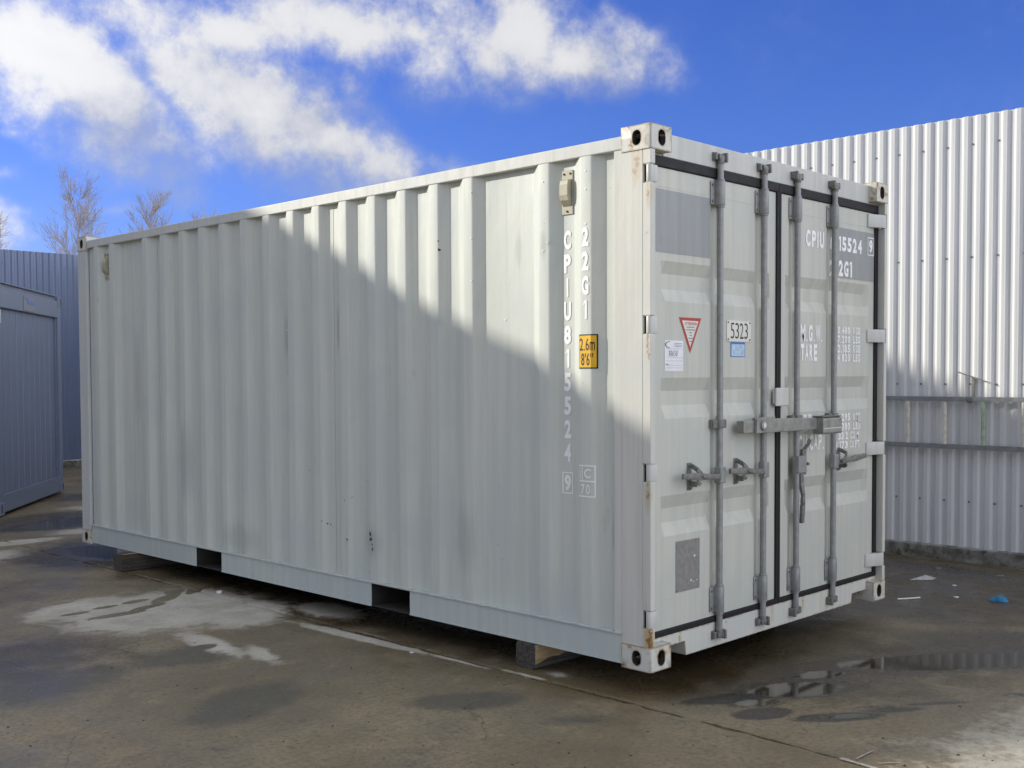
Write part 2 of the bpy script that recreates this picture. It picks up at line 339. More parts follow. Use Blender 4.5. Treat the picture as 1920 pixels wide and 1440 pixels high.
    pud = area([(.62, -.42, .42, .20, -32, 1), (.30, -.40, .22, .10, -30, .9), (.92, -.36, .30, .12, -28, .85), (1.62, -.72, .95, .27, -38, 1.05), (2.35, -1.30, 1.0, .34, -40, 1.0), (.40, -.80, .25, .06, -35, .8), (.62, -.83, .18, .05, -38, .6), (.22, 6.15, .42, .85, 0, 1), (.95, 8.25, 1.1, .55, 10, .95)], 1.1, .10, .46, N.math('ADD', N.math('MULTIPLY', mid, .5), N.math('MULTIPLY', N.noise(N.mapping(P2, (0, 0, 0), (0, 0, .7), (1, 2.6, 1)), 15, 6, .75), .5)))
    pud = N.math('MULTIPLY', pud, N.math('SUBTRACT', 1.0, dry_sunlit))
    c = N.mix(N.math('MULTIPLY', pud, .5), c, (.028, .025, .023))
    N.l.new(c, b.inputs['Base Color'])
    rough = N.math('ADD', N.step(N.math('ADD', mid, N.math('MULTIPLY', fine, .4)), .45, .95, .30, .62), N.step(big, .42, .62, -.10, .12))
    rough = N.math('ADD', rough, N.math('MULTIPLY', dry_sunlit, .25))
    rough = N.math('SUBTRACT', rough, N.math('MULTIPLY', wet, .17))
    rough = N.math('MULTIPLY', rough, N.math('SUBTRACT', 1.0, N.math('MULTIPLY', pud, .93)), clamp=True)
    N.l.new(N.math('MAXIMUM', rough, .03), b.inputs['Roughness'])
    b.inputs['Specular IOR Level'].default_value = .5
    h = N.math('ADD', N.math('MULTIPLY', fine, .6), N.math('MULTIPLY', grit, .35))
    h = N.math('ADD', h, N.math('MULTIPLY', mid, 1.2))
    h = N.math('MULTIPLY', h, N.math('SUBTRACT', 1.0, N.math('MULTIPLY', pud, .96)))
    bump(N, b, h, .42, .006)
    return mt
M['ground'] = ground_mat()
M['joint'] = simple('joint_dirt', (.060, .050, .038), .9, 0, .4, 60, .6)
M['earth'] = simple('yard_beyond', (.13, .12, .10), .9, 0, .2, 1, .2)

# ------------------------------------------------------------------ mesh helpers
class MB:
    def __init__(s): s.v = []; s.f = []
    def add(s, vs, fs):
        o = len(s.v); s.v += [tuple(v) for v in vs]; s.f += [tuple(i+o for i in f) for f in fs]; return s
    def box(s, lo, hi):
        (a, b, c), (d, e, f) = lo, hi
        return s.add([(a, b, c), (d, b, c), (d, e, c), (a, e, c), (a, b, f), (d, b, f), (d, e, f), (a, e, f)],
                     [(0, 3, 2, 1), (4, 5, 6, 7), (0, 1, 5, 4), (1, 2, 6, 5), (2, 3, 7, 6), (3, 0, 4, 7)])
    def obox(s, c, ax, ay, az):
        c, ax, ay, az = map(Vector, (c, ax, ay, az)); vs = []
        for k in (-1, 1):
            for (i, j) in ((-1, -1), (1, -1), (1, 1), (-1, 1)): vs.append(c + ax*i + ay*j + az*k)
        return s.add(vs, [(0, 3, 2, 1), (4, 5, 6, 7), (0, 1, 5, 4), (1, 2, 6, 5), (2, 3, 7, 6), (3, 0, 4, 7)])
    def tube(s, p0, p1, ra, rb=None, n=12, cap=True):
        rb = ra if rb is None else rb; p0, p1 = Vector(p0), Vector(p1); d = (p1-p0).normalized()
        a = d.orthogonal().normalized(); b = d.cross(a); vs = []
        for p, r in ((p0, ra), (p1, rb)):
            for i in range(n):
                t = 2*math.pi*i/n; vs.append(p + a*(r*math.cos(t)) + b*(r*math.sin(t)))
        fs = [(i, (i+1) % n, n+(i+1) % n, n+i) for i in range(n)]
        if cap: fs += [tuple(range(n-1, -1, -1)), tuple(range(n, 2*n))]
        return s.add(vs, fs)
    def prism(s, poly, f0, f1):
        """poly: 2-D points; f0 / f1 map a 2-D point to the two end faces"""
        n = len(poly); vs = [f0(p) for p in poly] + [f1(p) for p in poly]
        fs = [tuple(range(n-1, -1, -1)), tuple(range(n, 2*n))] + [(i, (i+1) % n, n+(i+1) % n, n+i) for i in range(n)]
        return s.add(vs, fs)
    def build(s, name, mat, parent=None, bevel=0.0, smooth=0.0, loc=None, segs=2, fix=True):
        me = bpy.data.meshes.new(name); bm = bmesh.new()
        vv = [bm.verts.new(v) for v in s.v]
        for f in s.f:
            try: bm.faces.new([vv[i] for i in f])
            except ValueError: pass
        if fix: bmesh.ops.recalc_face_normals(bm, faces=bm.faces)
        if bevel:
            es = [e for e in bm.edges if len(e.link_faces) == 2 and e.calc_face_angle(0) > .5]
            bmesh.ops.bevel(bm, geom=es, offset=bevel, offset_type='OFFSET', segments=segs, profile=.5, affect='EDGES', clamp_overlap=True)
        bm.to_mesh(me); bm.free()
        if smooth:
            me.polygons.foreach_set('use_smooth', [True]*len(me.polygons)); me.set_sharp_from_angle(angle=R(smooth))
        return link(name, me, mat, parent, loc)
def link(name, me, mat, parent=None, loc=None):
    if mat is not None and len(me.materials) == 0: me.materials.append(M[mat] if isinstance(mat, str) else mat)
    o = bpy.data.objects.new(name, me); COL.objects.link(o)
    if parent is not None: o.parent = parent
    if loc is not None: o.location = loc
    return o
def thing(name, label, cat, loc=(0, 0, 0), rotz=0.0, group=None):
    o = bpy.data.objects.new(name, None); COL.objects.link(o); o.location = loc; o.rotation_euler = (0, 0, rotz)
    o.empty_display_size = .2
    return tag(o, label, cat, group)
def tag(o, label, cat, group=None):
    o['label'] = label; o['category'] = cat
    if group: o['group'] = group
    return o
def struct(o): o['kind'] = 'structure'; return o

# ------------------------------------------------------------------ the yard
mb = MB(); mb.add([(-300, -300, -.03), (300, -300, -.03), (300, 300, -.03), (-300, 300, -.03)], [(0, 1, 2, 3)])
ground = struct(mb.build('ground', 'joint'))
rng = random.Random(3)
def jag_line(p0, p1, amp, step=.06):
    p0, p1 = Vector(p0), Vector(p1); L = (p1-p0).length; n = max(2, int(L/step)); d = (p1-p0)/L; q = Vector((-d.y, d.x, 0))
    pts = []; w = 0.0
    for i in range(n):
        w = w*.75 + rng.uniform(-amp, amp)*.55
        spike = rng.uniform(-1, 0)*amp*2.0 if rng.random() < .10 else 0
        pts.append(p0 + d*(L*i/n) + q*((w+spike) if 0 < i else 0))
    return pts
XJ = [-60, -12.4, -6.3, -.115, 4.72, 60]; YJ = [-60, -5.2, 1.0e9, 7.03, 13.2, 60]
YJ = [-60, -8.0, 7.03, 15.12, 60]
def xj(i, y):       # the long joint wanders a little
    return XJ[i] + (0.012*math.sin(y*1.7) if i == 3 else 0)
for i in range(len(XJ)-1):
    for j in range(len(YJ)-1):
        g = .009; near = (XJ[i+1] in (-.115,) or XJ[i] in (-.115,)) and YJ[j] > -20 and YJ[j+1] < 20
        x0, x1, y0, y1 = XJ[i]+g, XJ[i+1]-g, YJ[j]+g, YJ[j+1]-g
        if near:
            amp = .015
            pts = jag_line((x0, y0, 0), (x1, y0, 0), amp*.5) + jag_line((x1, y0, 0), (x1, y1, 0), amp if XJ[i+1] == -.115 else .003) + jag_line((x1, y1, 0), (x0, y1, 0), amp) + jag_line((x0, y1, 0), (x0, y0, 0), amp if XJ[i] == -.115 else .003)
        else: pts = [Vector((x0, y0, 0)), Vector((x1, y0, 0)), Vector((x1, y1, 0)), Vector((x0, y1, 0))]
        mb = MB(); n = len(pts); cen = Vector(((x0+x1)/2, (y0+y1)/2, 0))
        top = [p.copy() for p in pts]
        inner = []
        for p in pts:
            d = Vector((max(min(p.x, x1-.02), x0+.02), max(min(p.y, y1-.02), y0+.02), 0)); inner.append(d)
        vs = [Vector((p.x, p.y, -.028)) for p in pts] + [Vector((p.x, p.y, -.004)) for p in pts] + [Vector((d.x, d.y, 0)) for d in inner]
        fs = [(a, (a+1) % n, n+(a+1) % n, n+a) for a in range(n)] + [(n+a, n+(a+1) % n, 2*n+(a+1) % n, 2*n+a) for a in range(n)]
        mb.add(vs, fs)
        mb.add([(x0+.02, y0+.02, 0), (x1-.02, y0+.02, 0), (x1-.02, y1-.02, 0), (x0+.02, y1-.02, 0)], [(0, 1, 2, 3)])
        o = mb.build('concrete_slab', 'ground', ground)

# ------------------------------------------------------------------ profiled sheet fences
PITCH = .1025; DEP = .018
def fence_profile(n):
    pts = []
    for k in range(n):      # along the run (s), outwards towards the yard (t): valley, rise, crest with a faint stiffener, fall
        s = k*PITCH
        pts += [(s, 0), (s+.030, 0), (s+.049, DEP), (s+.0625, DEP), (s+.064, DEP-.0015), (s+.0655, DEP), (s+.081, DEP), (s+PITCH-.001, .0005)]
    return pts
def sheet_mesh(n, h):
    pr = fence_profile(n); mb = MB(); m_ = len(pr); th = .0025
    vs = [(s, t, z) for (s, t) in pr for z in (0, h)] + [(s, t-th, z) for (s, t) in pr for z in (0, h)]
    fs = []
    for i in range(m_-1):
        a, o = 2*i, 2*m_
        fs += [(a, a+2, a+3, a+1), (o+a, o+a+1, o+a+3, o+a+2), (a+1, a+3, o+a+3, o+a+1), (a, o+a, o+a+2, a+2)]
    fs += [(0, 1, 2*m_+1, 2*m_), (2*m_-2, 4*m_-2, 4*m_-1, 2*m_-1)]
    mb.add(vs, fs); return mb
SH = 3.48
shm = None
def fence(name, label, origin, rotz, count, mat='fence'):
    """run goes along local +s, the yard is towards local +t"""
    global shm
    f = thing(name, label, 'fence', origin, rotz, None)
    zb = ZC
    for k in range(count):
        if k == 0:
            o = sheet_mesh(10, SH).build('cladding_sheet', mat, f); shm = o.data
        else: o = link('cladding_sheet', shm, None, f)
        o.location = (k*1.025, -.0015*(k % 2), zb)
    L = count*1.025
    pm = MB()
    pm.box((0, -.30, -.02), (L, .018, zb-.012))
    pm.build('plinth', 'plinth', f, bevel=.012)
    for z in (zb+SH-.12, zb+.3):
        cap = MB(); cap.box((0, -.07, z), (L, -.03, z+.06)); cap.build('fence_rail', 'galv', f)
    sc = MB()
    for row in (.37, 1.327, 2.353, 3.255):
        for k in range(int(L/(2*PITCH))):
            s = (2*k)*PITCH + .016
            sc.tube((s, -.001, zb+row), (s, .0025, zb+row), .0085, n=8); sc.tube((s, .0025, zb+row), (s, .0075, zb+row), .005, n=6)
    o = sc.build('screws', 'steel_dark', f); o['kind'] = 'stuff'
    return f
# right fence: plane x = 4.815; run goes towards -y, yard towards -x  -> local s=(0,-1), t=(-1,0)
# local frame with s along -y and t along -x is a mirror: build with s reversed instead (s along +y, t towards -x is a proper +90 turn)
F1 = fence('metal_fence', 'tall white profiled metal fence on the right, sunlit above the hung ladder', (4.83, -9.217, 0), R(90), 24)
F2 = fence('metal_fence', 'profiled metal fence in blue shade at the far left, behind the cabin', (4.81, 15.30, 0), R(180), 11, 'fence_shaded')

# ------------------------------------------------------------------ the container
cont = thing('shipping_container', 'pale grey-green twenty-foot steel shipping container with double doors, standing on timbers', 'container', (0, 0, ZC))
Lc, Wc, Hc = 6.058, 2.438, 2.591

def stadium(w, h, n=20):
    pts = []; r = w/2; k = h/2-r
    for i in range(n):
        a = 2*math.pi*i/n; x, y = r*math.cos(a), r*math.sin(a)
        pts.append((x, y + (k if math.sin(a) > 1e-6 else -k if math.sin(a) < -1e-6 else 0)))
    return pts
def casting(cx, cy, cz):
    """cx,cy,cz in {0,1}: which corner"""
    lx, ly, lz = .162, .178, .118; mb = MB()
    def place(p):   # local: x in from side face, y in from end face, z from the outer (bottom/top) face
        x = p[0] if cx == 0 else Wc-p[0]; y = p[1] if cy == 0 else Lc-p[1]; z = p[2] if cz == 0 else Hc-p[2]
        return (x, y, z)
    def holed(fn, w, h, hw, hh, off=(0, 0), depth=.030):
        inner = stadium(hw, hh, 24); n = len(inner); c = (w/2+off[0], h/2+off[1])
        outer = []
        for (x, y) in inner:
            a = math.atan2(y, x); dx, dy = math.cos(a), math.sin(a); ts = []
            if dx > 1e-9: ts.append((w-c[0])/dx)
            if dx < -1e-9: ts.append(-c[0]/dx)
            if dy > 1e-9: ts.append((h-c[1])/dy)
            if dy < -1e-9: ts.append(-c[1]/dy)
            t = min(ts); outer.append([c[0]+dx*t, c[1]+dy*t])
        for corner in ((0, 0), (w, 0), (w, h), (0, h)):
            k = min(range(n), key=lambda i: (outer[i][0]-corner[0])**2+(outer[i][1]-corner[1])**2); outer[k] = list(corner)
        inn = [(x+c[0], y+c[1]) for x, y in inner]
        vs = [place(fn(p, 0)) for p in outer] + [place(fn(p, 0)) for p in inn] + [place(fn(p, depth)) for p in inn]
        fs = [(i, (i+1) % n, n+(i+1) % n, n+i) for i in range(n)] + [(n+i, n+(i+1) % n, 2*n+(i+1) % n, 2*n+i) for i in range(n)]
        mb.add(vs, fs)
    holed(lambda p, d: (d, p[0], p[1]), ly, lz, .052, .072, (-.004, 0))
    holed(lambda p, d: (p[0], d, p[1]), lx, lz, .056, .076, (.004, 0))
    holed(lambda p, d: (p[0], p[1], d), lx, ly, .062, .12)
    e = .0
    for q in ([(lx, 0, 0), (lx, ly, 0), (lx, ly, lz), (lx, 0, lz)], [(0, ly, 0), (lx, ly, 0), (lx, ly, lz), (0, ly, lz)], [(0, 0, lz), (lx, 0, lz), (lx, ly, lz), (0, ly, lz)]):
        mb.add([place(p) for p in q], [(0, 1, 2, 3)])
    t_ = .006; qx, qy, qz = lx-t_, ly-t_, lz-t_
    for q in ([(qx, .031, .031), (qx, qy, .031), (qx, qy, qz), (qx, .031, qz)], [(.031, qy, .031), (qx, qy, .031), (qx, qy, qz), (.031, qy, qz)], [(.031, .031, qz), (qx, .031, qz), (qx, qy, qz), (.031, qy, qz)]):
        mb.add([place(p) for p in q], [(0, 1, 2, 3)])
    # merge duplicates, then round the outer edges
    me = bpy.data.meshes.new('corner_casting'); bm = bmesh.new(); vv = [bm.verts.new(v) for v in mb.v]
    for f in mb.f:
        try: bm.faces.new([vv[i] for i in f])
        except ValueError: pass
    bmesh.ops.remove_doubles(bm, verts=bm.verts, dist=.0005)
    bmesh.ops.recalc_face_normals(bm, faces=bm.faces)
    X = {0: cx*Wc, 1: cy*Lc, 2: cz*Hc}
    def outer_edge(e):
        n = 0
        for ax, val in X.items():
            if all(abs(v.co[ax]-val) < 1e-4 for v in e.verts): n += 1
        return n >= 2
    es = [e for e in bm.edges if outer_edge(e)]
    bmesh.ops.bevel(bm, geom=es, offset=.009, segments=3, profile=.5, affect='EDGES', clamp_overlap=True)
    for f in bm.faces:
        c = f.calc_center_median(); q = [abs(c[ax]-val) for ax, val in X.items()]; skin = abs(q[0]-lx) < .001 or abs(q[1]-ly) < .001 or abs(q[2]-lz) < .001
        if min(q) > .012 and not skin: f.material_index = 1
    bm.to_mesh(me); bm.free()
    me.polygons.foreach_set('use_smooth', [True]*len(me.polygons)); me.set_sharp_from_angle(angle=R(35))
    me.materials.append(M['casting']); me.materials.append(M['cavity'])
    return link('corner_casting', me, 'casting', cont)
for a in (0, 1):
    for b_ in (0, 1):
        for c_ in (0, 1):
            o = casting(a, b_, c_)
            if (a, b_, c_) == (0, 0, 0): o['label'] = 'rusty lower corner casting nearest the camera'

# corner posts
def post_front(side):
    sx = (lambda x: x) if side == 0 else (lambda x: Wc-x)
    mb = MB(); z0, z1 = .1175, Hc-.1175
    cuts = []
    zs = [z0]
    for h in sorted(HZ): zs += [h-.044, h+.044]
    zs.append(z1)
    for k in range(0, len(zs)-1, 2):
        a, b = zs[k], zs[k+1]
        poly = [(.004, .003), (.038, .003), (.038, .055), (.062, .055), (.062, .075), (.022, .075), (.022, .0505), (.004, .0505)]
        mb.prism(poly, lambda p: (sx(p[0]), p[1], a), lambda p: (sx(p[0]), p[1], b))
    mb.prism([(.004, .051), (.0215, .051), (.0215, .1755), (.004, .1755)], lambda p: (sx(p[0]), p[1], z0), lambda p: (sx(p[0]), p[1], z1))
    mb.box((min(sx(.008), sx(.05)), .176, .162), (max(sx(.008), sx(.05)), .228, Hc-.102))
    return mb.build('corner_post', 'post', cont, bevel=.003)
post_front(0); post_front(1)
for side in (0, 1):
    sx = (lambda x: x) if side == 0 else (lambda x: Wc-x)
    mb = MB(); mb.prism([(.004, Lc-.16), (.004, Lc-.004), (.15, Lc-.004), (.15, Lc-.02), (.03, Lc-.02), (.03, Lc-.16)], lambda p: (sx(p[0]), p[1], .1175), lambda p: (sx(p[0]), p[1], Hc-.1175))
    mb.box((min(sx(.03), sx(.05)), Lc-.25, .162), (max(sx(.03), sx(.05)), Lc-.16, Hc-.102))
    mb.build('corner_post', 'rearpost', cont, bevel=.004)

# side profile
CR, IN_ = .006, .044
crests = [.441, .721] + [1.285+.2805*k for k in range(14)] + [5.487, 5.762]
prof = [(.228, IN_)]
for c in crests:
    prof += [(c-.140+.004, IN_), (c-.070, CR), (c, CR), (c+.066, IN_)]
prof += [(Lc-.20, IN_)]
# small bend radii at the folds
def fold(pr, r=.006):
    out = [pr[0]]
    for i in range(1, len(pr)-1):
        a, p, b = Vector(pr[i-1]), Vector(pr[i]), Vector(pr[i+1])
        d0, d1 = (a-p).normalized(), (b-p).normalized()
        q0, q1 = p+d0*r, p+d1*r
        out += [tuple(q0), tuple((q0+q1)/4+p/2), tuple(q1)]
    out.append(pr[-1]); return out
proff = fold(prof)
def side_x(y):
    for (a, xa), (b, xb) in zip(prof, prof[1:]):
        if a <= y <= b: return xa+(xb-xa)*(y-a)/max(1e-6, b-a)
    return IN_
SEAMS = [1.392, 2.514, 3.636, 4.758]
ZB, ZT = .162, 2.492
def side_sheets(side):
    sx = (lambda x: x) if side == 0 else (lambda x: Wc-x)
    pan = None; edges = [prof[0][0]] + SEAMS + [prof[-1][0]]
    first = None
    for k in range(len(edges)-1):
        a, b = edges[k], edges[k+1]-.0014
        pts = [(a, side_x(a))] + [p for p in proff if a < p[0] < b] + [(b, side_x(b))]
        mb = MB(); n = len(pts); o = .0015*(k % 2)
        NZ = 1
        rows = [ZB+(ZT-ZB)*i/NZ for i in range(NZ+1)]
        vs = [(sx(x+o), y, z) for (y, x) in pts for z in rows] + [(sx(x+o+.002), y, z) for (y, x) in pts for z in rows]
        fs = []; r = NZ+1; off = n*r
        for i in range(n-1):
            for j in range(NZ):
                q = i*r+j; fs += [(q, q+r, q+r+1, q+1), (off+q, off+q+1, off+q+r+1, off+q+r)]
        for j in range(NZ): fs += [(j, j+1, off+j+1, off+j), ((n-1)*r+j, off+(n-1)*r+j, off+(n-1)*r+j+1, (n-1)*r+j+1)]
        mb.add(vs, fs)
        if k == 0:
            first = mb.build('side_panel', 'paint', cont, smooth=25)
        else: mb.build('wall_sheet', 'paint', first, smooth=25)
    return first
side_near = side_sheets(0); side_far = side_sheets(1)
# back plate behind the sheets is closed by the far end wall and roof
for side in (0, 1):
    sx = (lambda x: x) if side == 0 else (lambda x: Wc-x)
    X = lambda a, b: (min(sx(a), sx(b)), max(sx(a), sx(b)))
    mb = MB(); x = X(.004, .064); mb.box((x[0], .1775, 2.489), (x[1], Lc-.1775, 2.553))
    mb.build('top_rail', 'rail', cont, bevel=.005)
    # lower rail: web pieces between the forklift pockets, a top lip and a bottom flange
    mb = MB()
    for (a, b) in ((.1775, 1.762), (2.120, 3.831), (4.180, Lc-.1775)):
        x = X(.010, .018); mb.box((x[0], a, .022), (x[1], b, .157))
    for (a, b) in ((.1775, 1.762), (2.120, 3.831), (4.180, Lc-.1775)):
        x = X(.006, .060); mb.box((x[0], a, .014), (x[1], b, .022))
    x = X(.001, .062); mb.box((x[0], .1775, .157), (x[1], Lc-.1775, .164))
    rail = mb.build('bottom_rail', 'brail', cont, bevel=.0015)
    # uneven weld bead along the foot of the side wall
    mb = MB(); rg = random.Random(5+side); y = .23; px = None
    path = []
    while y < Lc-.2:
        path.append((y, .004+rg.uniform(-.0022, .0022), .1645+rg.uniform(-.0012, .0028))); y += rg.uniform(.02, .05)
    for (a, b) in zip(path, path[1:]): mb.tube((sx(a[1]), a[0], a[2]), (sx(b[1]), b[0], b[2]), .0035, n=5, cap=False)
    mb.build('weld_bead', 'rail', rail)
for (a, b) in ((1.762, 2.120), (3.831, 4.180)):
    mb = MB(); x0, x1 = .012, Wc-.012
    mb.box((x0, a+.001, .016), (x1, b-.001, .022)); mb.box((x0, a+.001, .150), (x1, b-.001, .156))
    mb.box((x0, a-.005, .0225), (x1, a+.0008, .1495)); mb.box((x0, b-.0008, .0225), (x1, b+.005, .1495))
    mb.build('forklift_pocket', 'dark', cont)
# floor, cross members, roof, front wall
mb = MB(); mb.box((.07, .10, .160), (Wc-.07, Lc-.06, .185)); mb.build('floor', 'dark', cont)
y = .45
while y < Lc-.3:
    if not any(a-.1 < y < b+.1 for (a, b) in ((1.762, 2.120), (3.831, 4.180))):
        mb = MB(); mb.box((.065, y-.02, .04), (Wc-.065, y-.014, .158)); mb.box((.065, y-.02, .034), (Wc-.065, y+.02, .04)); mb.build('cross_member', 'dark', cont)
    y += .34
mb = MB(); n = 48; vs = []; fs = []
for i in range(n+1):
    z = 2.528+.016*(1 if i % 4 in (1, 2) else 0); yy = .10+(Lc-.2)*i/n; vs += [(.02, yy, z), (Wc-.02, yy, z)]
for i in range(n): fs.append((2*i, 2*i+1, 2*i+3, 2*i+2))
mb.add(vs, fs); mb.build('roof_panel', 'roofpaint', cont, fix=False)
mb = MB(); vs = []; fs = []; n = 40
for i in range(n+1):
    yy = Lc-.03-.04*(1 if i % 4 in (1, 2) else 0); xx = .15+(Wc-.3)*i/n; vs += [(xx, yy, .15), (xx, yy, 2.5)]
for i in range(n): fs.append((2*i, 2*i+2, 2*i+3, 2*i+1))
mb.add(vs, fs); mb.build('front_wall', 'paint', cont)
for (a, b) in ((2.49, 2.56), (.02, .15)):
    mb = MB(); mb.box((.163, Lc-.06, a), (Wc-.163, Lc-.006, b)); mb.build('front_rail', 'rail', cont, bevel=.004)

# door end: header, sill
YD = .055
mb = MB(); mb.box((.1625, YD-.005, 2.462), (Wc-.1625, YD+.10, 2.574)); mb.box((.039, YD, 2.462), (.1625, YD+.1, 2.472)); mb.box((Wc-.1625, YD, 2.462), (Wc-.039, YD+.1, 2.472))
mb.build('door_header', 'header', cont, bevel=.003)
sill = MB()
poly = [(.039, .140), (.039, .119), (.164, .119), (.164, .085), (.345, .085), (.357, .013), (2.081, .013), (2.093, .070), (2.274, .070), (2.274, .119), (2.399, .119), (2.399, .140)]
sill.prism(poly, lambda p: (p[0], YD-.006, p[1]), lambda p: (p[0], YD+.10, p[1]))
sill.build('door_sill', 'sill', cont, bevel=.003)

# doors
RODS = [.621, 1.040, 1.388, 1.812]
GROOVES = [(1.965, 1.905, 1.830, 1.770), (1.400, 1.335, 1.265, 1.200), (.825, .760, .690, .625)]
GD = .026
def trap(v, a, b, c, d):
    if v <= a or v >= d: return 0.0
    if b <= v <= c: return 1.0
    return (v-a)/(b-a) if v < b else (d-v)/(d-c)
LEAF = {0: (.040, 1.197, [(.150, .185, .545, .580), (.662, .697, .965, 1.000), (1.080, 1.100, 1.115, 1.135)], RODS[:2]),
        1: (1.241, 2.398, [(1.300, 1.315, 1.325, 1.347), (1.428, 1.463, 1.735, 1.771), (1.853, 1.888, 2.255, 2.292)], RODS[2:])}
def door_depth(leaf, x, z):
    x0, x1, cols, rods = LEAF[leaf]
    g = 0.0
    gz = max(trap(z, gr[3], gr[2], gr[1], gr[0]) for gr in GROOVES)
    gx = trap(x, cols[0][0], cols[0][1], cols[-1][2], cols[-1][3])
    g = gz*gx
    ch = 0.0
    for r in rods: ch = max(ch, trap(x, r-.052, r-.030, r+.030, r+.052))
    ch *= trap(z, .24, .29, 2.31, 2.36)
    return YD + GD*max(g, ch*.9)
def door_y(x, z): return door_depth(0 if x < 1.219 else 1, x, z)
doors = []
for leaf in (0, 1):
    x0, x1, cols, rods = LEAF[leaf]
    xs = {x0, x1, cols[0][0], cols[0][1], cols[-1][2], cols[-1][3]}
    for r in rods: xs |= {r-.052, r-.030, r+.030, r+.052}
    zs = {.172, 2.408, .24, .29, 2.31, 2.36, .318, 2.318}
    for gr in GROOVES: zs |= set(gr)
    def dens(s, step):
        s = sorted(s); out = []
        for a, b in zip(s, s[1:]):
            k = max(1, int((b-a)/step)); out += [a+(b-a)*i/k for i in range(k)]
        return out+[s[-1]]
    xs, zs = dens(xs, .06), dens(zs, .06)
    mb = MB(); nx, nz = len(xs), len(zs)
    vs = [(x, door_depth(leaf, x, z), z) for x in xs for z in zs]
    fs = [(i*nz+j, (i+1)*nz+j, (i+1)*nz+j+1, i*nz+j+1) for i in range(nx-1) for j in range(nz-1)]
    # edge return
    mb.add(vs, fs)
    rim = [(x0, .172), (x1, .172), (x1, 2.408), (x0, 2.408)]
    mb.add([(x, YD, z) for x, z in rim]+[(x, YD+.045, z) for x, z in rim], [(0, 1, 5, 4), (1, 2, 6, 5), (2, 3, 7, 6), (3, 0, 4, 7), (4, 5, 6, 7)])
    d = mb.build('door', 'door', cont, smooth=14, fix=False)
    d['label'] = 'left door leaf with two locking rods, stickers and number plate' if leaf == 0 else 'right door leaf with container number and weight lettering'
    doors.append(d)
    # thin weld line round the pressed panel
    for z in (.318, 2.318):
        mb = MB(); mb.box((x0+.09, YD-.0012, z-.0015), (x1-.075, YD+.002, z+.0015)); mb.build('panel_weld', 'header', d)
    # rubber gasket: outer bead round the leaf
    g = MB()
    gy0, gy1 = YD-.010, YD+.02
    if leaf == 0:
        g.box((x0-.001, gy0, 2.411), (1.2185, gy1, 2.4605)); g.box((x0-.001, gy0, .1415), (1.2185, gy1, .170)); g.box((1.1965, gy0-.001, .1695), (1.2185, gy1, 2.4115)); g.box((x0-.012, gy0+.004, .1415), (x0-.0015, gy1, 2.46))
    else:
        g.box((1.2195, gy0, 2.411), (x1+.001, gy1, 2.4605)); g.box((1.2195, gy0, .1415), (x1+.001, gy1, .170)); g.box((1.2195, gy0-.001, .1695), (1.2425, gy1, 2.4115)); g.box((x1-.040, gy0, .1695), (x1+.0015, gy1, 2.4115))
    g.build('gasket', 'rubber', d, bevel=.004)
    # hinges
    for h in HZ:
        sx = (lambda x: x) if leaf == 0 else (lambda x: Wc-x)
        hb = MB()
        cx, cyy = .0205, .022
        hb.tube((sx(cx), cyy, h-.041), (sx(cx), cyy, h+.041), .0165, n=16)
        w = .085 if leaf == 0 else .17
        poly = [(.02, .006), (.060, .006), (w-.02, YD-.012), (w, YD-.010), (w+.004, YD-.001), (.06, YD-.001), (.05, .03), (.02, .03)]
        hb.prism(poly, lambda p: (sx(p[0]), p[1], h-.040), lambda p: (sx(p[0]), p[1], h+.040))
        hb.build('hinge', 'hinge', d, bevel=.003, smooth=35)
        # hinge pin lugs on the post
        for k in (-1, 1):
            lg = MB(); lg.box((min(sx(.006), sx(.034)), .010, h+k*.0425-.0012), (max(sx(.006), sx(.034)), .040, h+k*.0425+.0012)); lg.build('hinge_lug', 'post', d)

